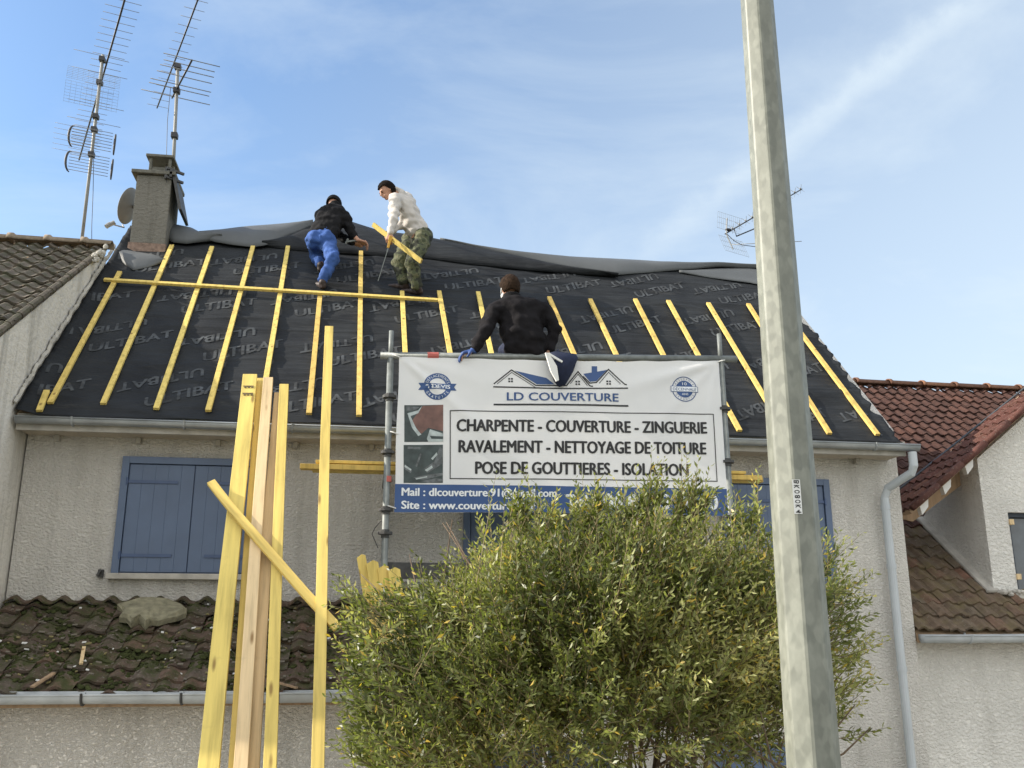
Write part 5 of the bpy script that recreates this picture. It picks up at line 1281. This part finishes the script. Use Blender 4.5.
# pouch hanging over the rail
bg = thing('tool_pouch', 'navy tool pouch with pale flap hanging over the scaffold rail beside the sitting worker', 'pouch', tuple(S(563,385,YB-.08)))
YP = YB-.07
def ppoly(l, y): return [tuple(atY(px, py, y)) for px, py in l]
m = MB(); l = [(548,353),(556,351),(576,354),(578,358),(573,372),(566,384),(560,386),(555,380),(551,366)]
c0 = V(atY(564,366,YP-.10)); fr_ = [V(p_) for p_ in ppoly(l, YP)]; bk_ = [p_+V((0,.11,0)) for p_ in fr_]; md_ = [c0+(p_-c0)*.62 for p_ in fr_]; md_ = [V((p_.x,YP-.05,p_.z)) for p_ in md_]; n = len(l)
m.add(bk_+fr_+md_+[c0+V((0,.035,0))], [tuple(range(n))]+[(i,(i+1)%n,n+(i+1)%n,n+i) for i in range(n)]+[(n+i,n+(i+1)%n,2*n+(i+1)%n,2*n+i) for i in range(n)]+[(2*n+i,2*n+(i+1)%n,3*n) for i in range(n)])
pb_ = m.build('pouch_body', M['navy'], bg, smooth=True)
m = MB(); m.extr(ppoly([(545.5,352.5),(549,353),(557,366),(559,380),(556.5,381),(551,371)], YP-.07), (0,.03,0)); m.extr(ppoly([(549,352.5),(563,361),(562,362.5),(551,356)], YP-.075), (0,.03,0)); m.build('pale_flap', M['white'], bg)
m = MB(); m.tube([atY(556,354,YP), atY(558,350.5,YB+.03)+V((0,0,.0)), atY(560,356,YB+.09)], .012, 6); m.build('strap', M['navy'], bg)

# ================================================================== WORLD, SUN, CAMERA
SAZ = R(-84); SEL = R(30)       # azimuth from +y towards +x
sdir = V((math.sin(SAZ)*math.cos(SEL), math.cos(SAZ)*math.cos(SEL), math.sin(SEL)))
sun = bpy.data.lights.new('sun','SUN'); sun.energy = 4.4; sun.angle = R(.5); sun.color = (1,.91,.78)
so_ = bpy.data.objects.new('sun', sun); COL.objects.link(so_); so_.rotation_euler = sdir.to_track_quat('Z','Y').to_euler(); so_.location = (0,0,30)
wd = bpy.data.worlds.new('World'); SC.world = wd; wd.use_nodes = True; nt = wd.node_tree; bgn = nt.nodes['Background']
sky = nt.nodes.new('ShaderNodeTexSky'); sky.sky_type = 'NISHITA'; sky.sun_disc = False; sky.sun_elevation = SEL; sky.sun_rotation = SAZ; sky.air_density = 1.1; sky.dust_density = 1.6; sky.ozone_density = 1.6; sky.altitude = 100
tc = nt.nodes.new('ShaderNodeTexCoord'); mp = nt.nodes.new('ShaderNodeMapping'); mp.inputs['Scale'].default_value = (1.3,1.3,3.2); mp.inputs['Rotation'].default_value = (.3,.45,.5)
nt.links.new(tc.outputs['Generated'], mp.inputs[0])
n1 = nd(nt,'ShaderNodeTexNoise',Scale=1.9,Detail=9,Roughness=.60,Distortion=.6); nt.links.new(mp.outputs[0], n1.inputs['Vector'])
# veil grows towards the right (+x) and the horizon
dt = nt.nodes.new('ShaderNodeVectorMath'); dt.operation = 'DOT_PRODUCT'; nt.links.new(tc.outputs['Generated'], dt.inputs[0]); dt.inputs[1].default_value = (.80,.15,-.62)
ma = nd(nt,'ShaderNodeMapRange'); ma.inputs['From Min'].default_value = -.45; ma.inputs['From Max'].default_value = .42; ma.inputs['To Min'].default_value = -.08; ma.inputs['To Max'].default_value = .68; nt.links.new(dt.outputs['Value'], ma.inputs['Value'])
cr = ramp(nt, [(.44,(0,0,0)),(.82,(.40,)*3)]); nt.links.new(n1.outputs[0], cr.inputs[0])
ad = nt.nodes.new('ShaderNodeMath'); ad.operation = 'ADD'; ad.use_clamp = True; nt.links.new(cr.outputs[0], ad.inputs[0]); nt.links.new(ma.outputs[0], ad.inputs[1])
# a long thin trail of high cloud: a band around a great circle
c1 = ray(790,140).normalized(); c2 = ray(960,5).normalized(); pn = c1.cross(c2).normalized(); pm = (c1+c2).normalized()
def dotn(vec):
    d_ = nt.nodes.new('ShaderNodeVectorMath'); d_.operation = 'DOT_PRODUCT'; nt.links.new(tc.outputs['Generated'], d_.inputs[0]); d_.inputs[1].default_value = vec; return d_.outputs['Value']
def mth(op, a, b=None):
    n_ = nt.nodes.new('ShaderNodeMath'); n_.operation = op; n_.use_clamp = False
    for i_, x_ in enumerate((a, b)):
        if x_ is None: continue
        if isinstance(x_, (int, float)): n_.inputs[i_].default_value = x_
        else: nt.links.new(x_, n_.inputs[i_])
    return n_.outputs[0]
n2 = nd(nt,'ShaderNodeTexNoise',Scale=16.0,Detail=7,Roughness=.65); nt.links.new(tc.outputs['Generated'], n2.inputs['Vector'])
wob = mth('MULTIPLY', mth('SUBTRACT', n2.outputs[0], .5), .05)
dist_ = mth('ABSOLUTE', mth('ADD', dotn(tuple(pn)), wob))
band = nd(nt,'ShaderNodeMapRange'); band.interpolation_type = 'SMOOTHSTEP'; band.inputs['From Min'].default_value = .024; band.inputs['From Max'].default_value = 0; nt.links.new(dist_, band.inputs['Value'])
ext = nd(nt,'ShaderNodeMapRange'); ext.interpolation_type = 'SMOOTHSTEP'; ext.inputs['From Min'].default_value = .93; ext.inputs['From Max'].default_value = 1.0; nt.links.new(dotn(tuple(pm)), ext.inputs['Value'])
trail = mth('MULTIPLY', mth('MULTIPLY', band.outputs[0], ext.outputs[0]), mth('MULTIPLY', n2.outputs[0], .34))
ad2 = mth('ADD', ad.outputs[0], trail); cl = nt.nodes.new('ShaderNodeClamp'); nt.links.new(ad2, cl.inputs[0])
tint = nt.nodes.new('ShaderNodeMix'); tint.data_type = 'RGBA'; tint.blend_type = 'MULTIPLY'; tint.inputs[0].default_value = 1; nt.links.new(sky.outputs[0], tint.inputs[6]); tint.inputs[7].default_value = (.74,.86,.95,1)
mix = nt.nodes.new('ShaderNodeMix'); mix.data_type = 'RGBA'; nt.links.new(cl.outputs[0], mix.inputs[0]); nt.links.new(tint.outputs[2], mix.inputs[6]); mix.inputs[7].default_value = (3.3,3.75,4.05,1)
# unseen glow added to the street side of the sky, brightening the shaded facade
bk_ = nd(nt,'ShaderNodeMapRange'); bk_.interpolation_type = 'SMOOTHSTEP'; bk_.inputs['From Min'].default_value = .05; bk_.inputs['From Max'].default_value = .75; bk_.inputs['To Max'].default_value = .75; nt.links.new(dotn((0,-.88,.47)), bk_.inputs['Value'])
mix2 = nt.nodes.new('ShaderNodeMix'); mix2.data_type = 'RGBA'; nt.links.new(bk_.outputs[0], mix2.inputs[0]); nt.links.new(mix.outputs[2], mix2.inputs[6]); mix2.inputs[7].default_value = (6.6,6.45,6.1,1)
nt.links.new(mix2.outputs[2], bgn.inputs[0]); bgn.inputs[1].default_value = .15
cd = bpy.data.cameras.new('camera'); co = bpy.data.objects.new('camera', cd); COL.objects.link(co); SC.camera = co
cd.sensor_width = 36; cd.lens = 36*FPX/1024; cd.clip_end = 2000; cd.clip_start = .05
co.location = CAM; co.rotation_euler = fw.to_track_quat('-Z','Y').to_euler()
co.rotation_euler = Matrix((rt, upv, -fw)).transposed().to_euler()
SC.view_settings.view_transform = 'Standard'; SC.view_settings.look = 'None'; SC.view_settings.exposure = .78; SC.view_settings.gamma = 1; SC.view_settings.use_curve_mapping = False
for o in bpy.data.objects:
    if '_o' in o: del o['_o']
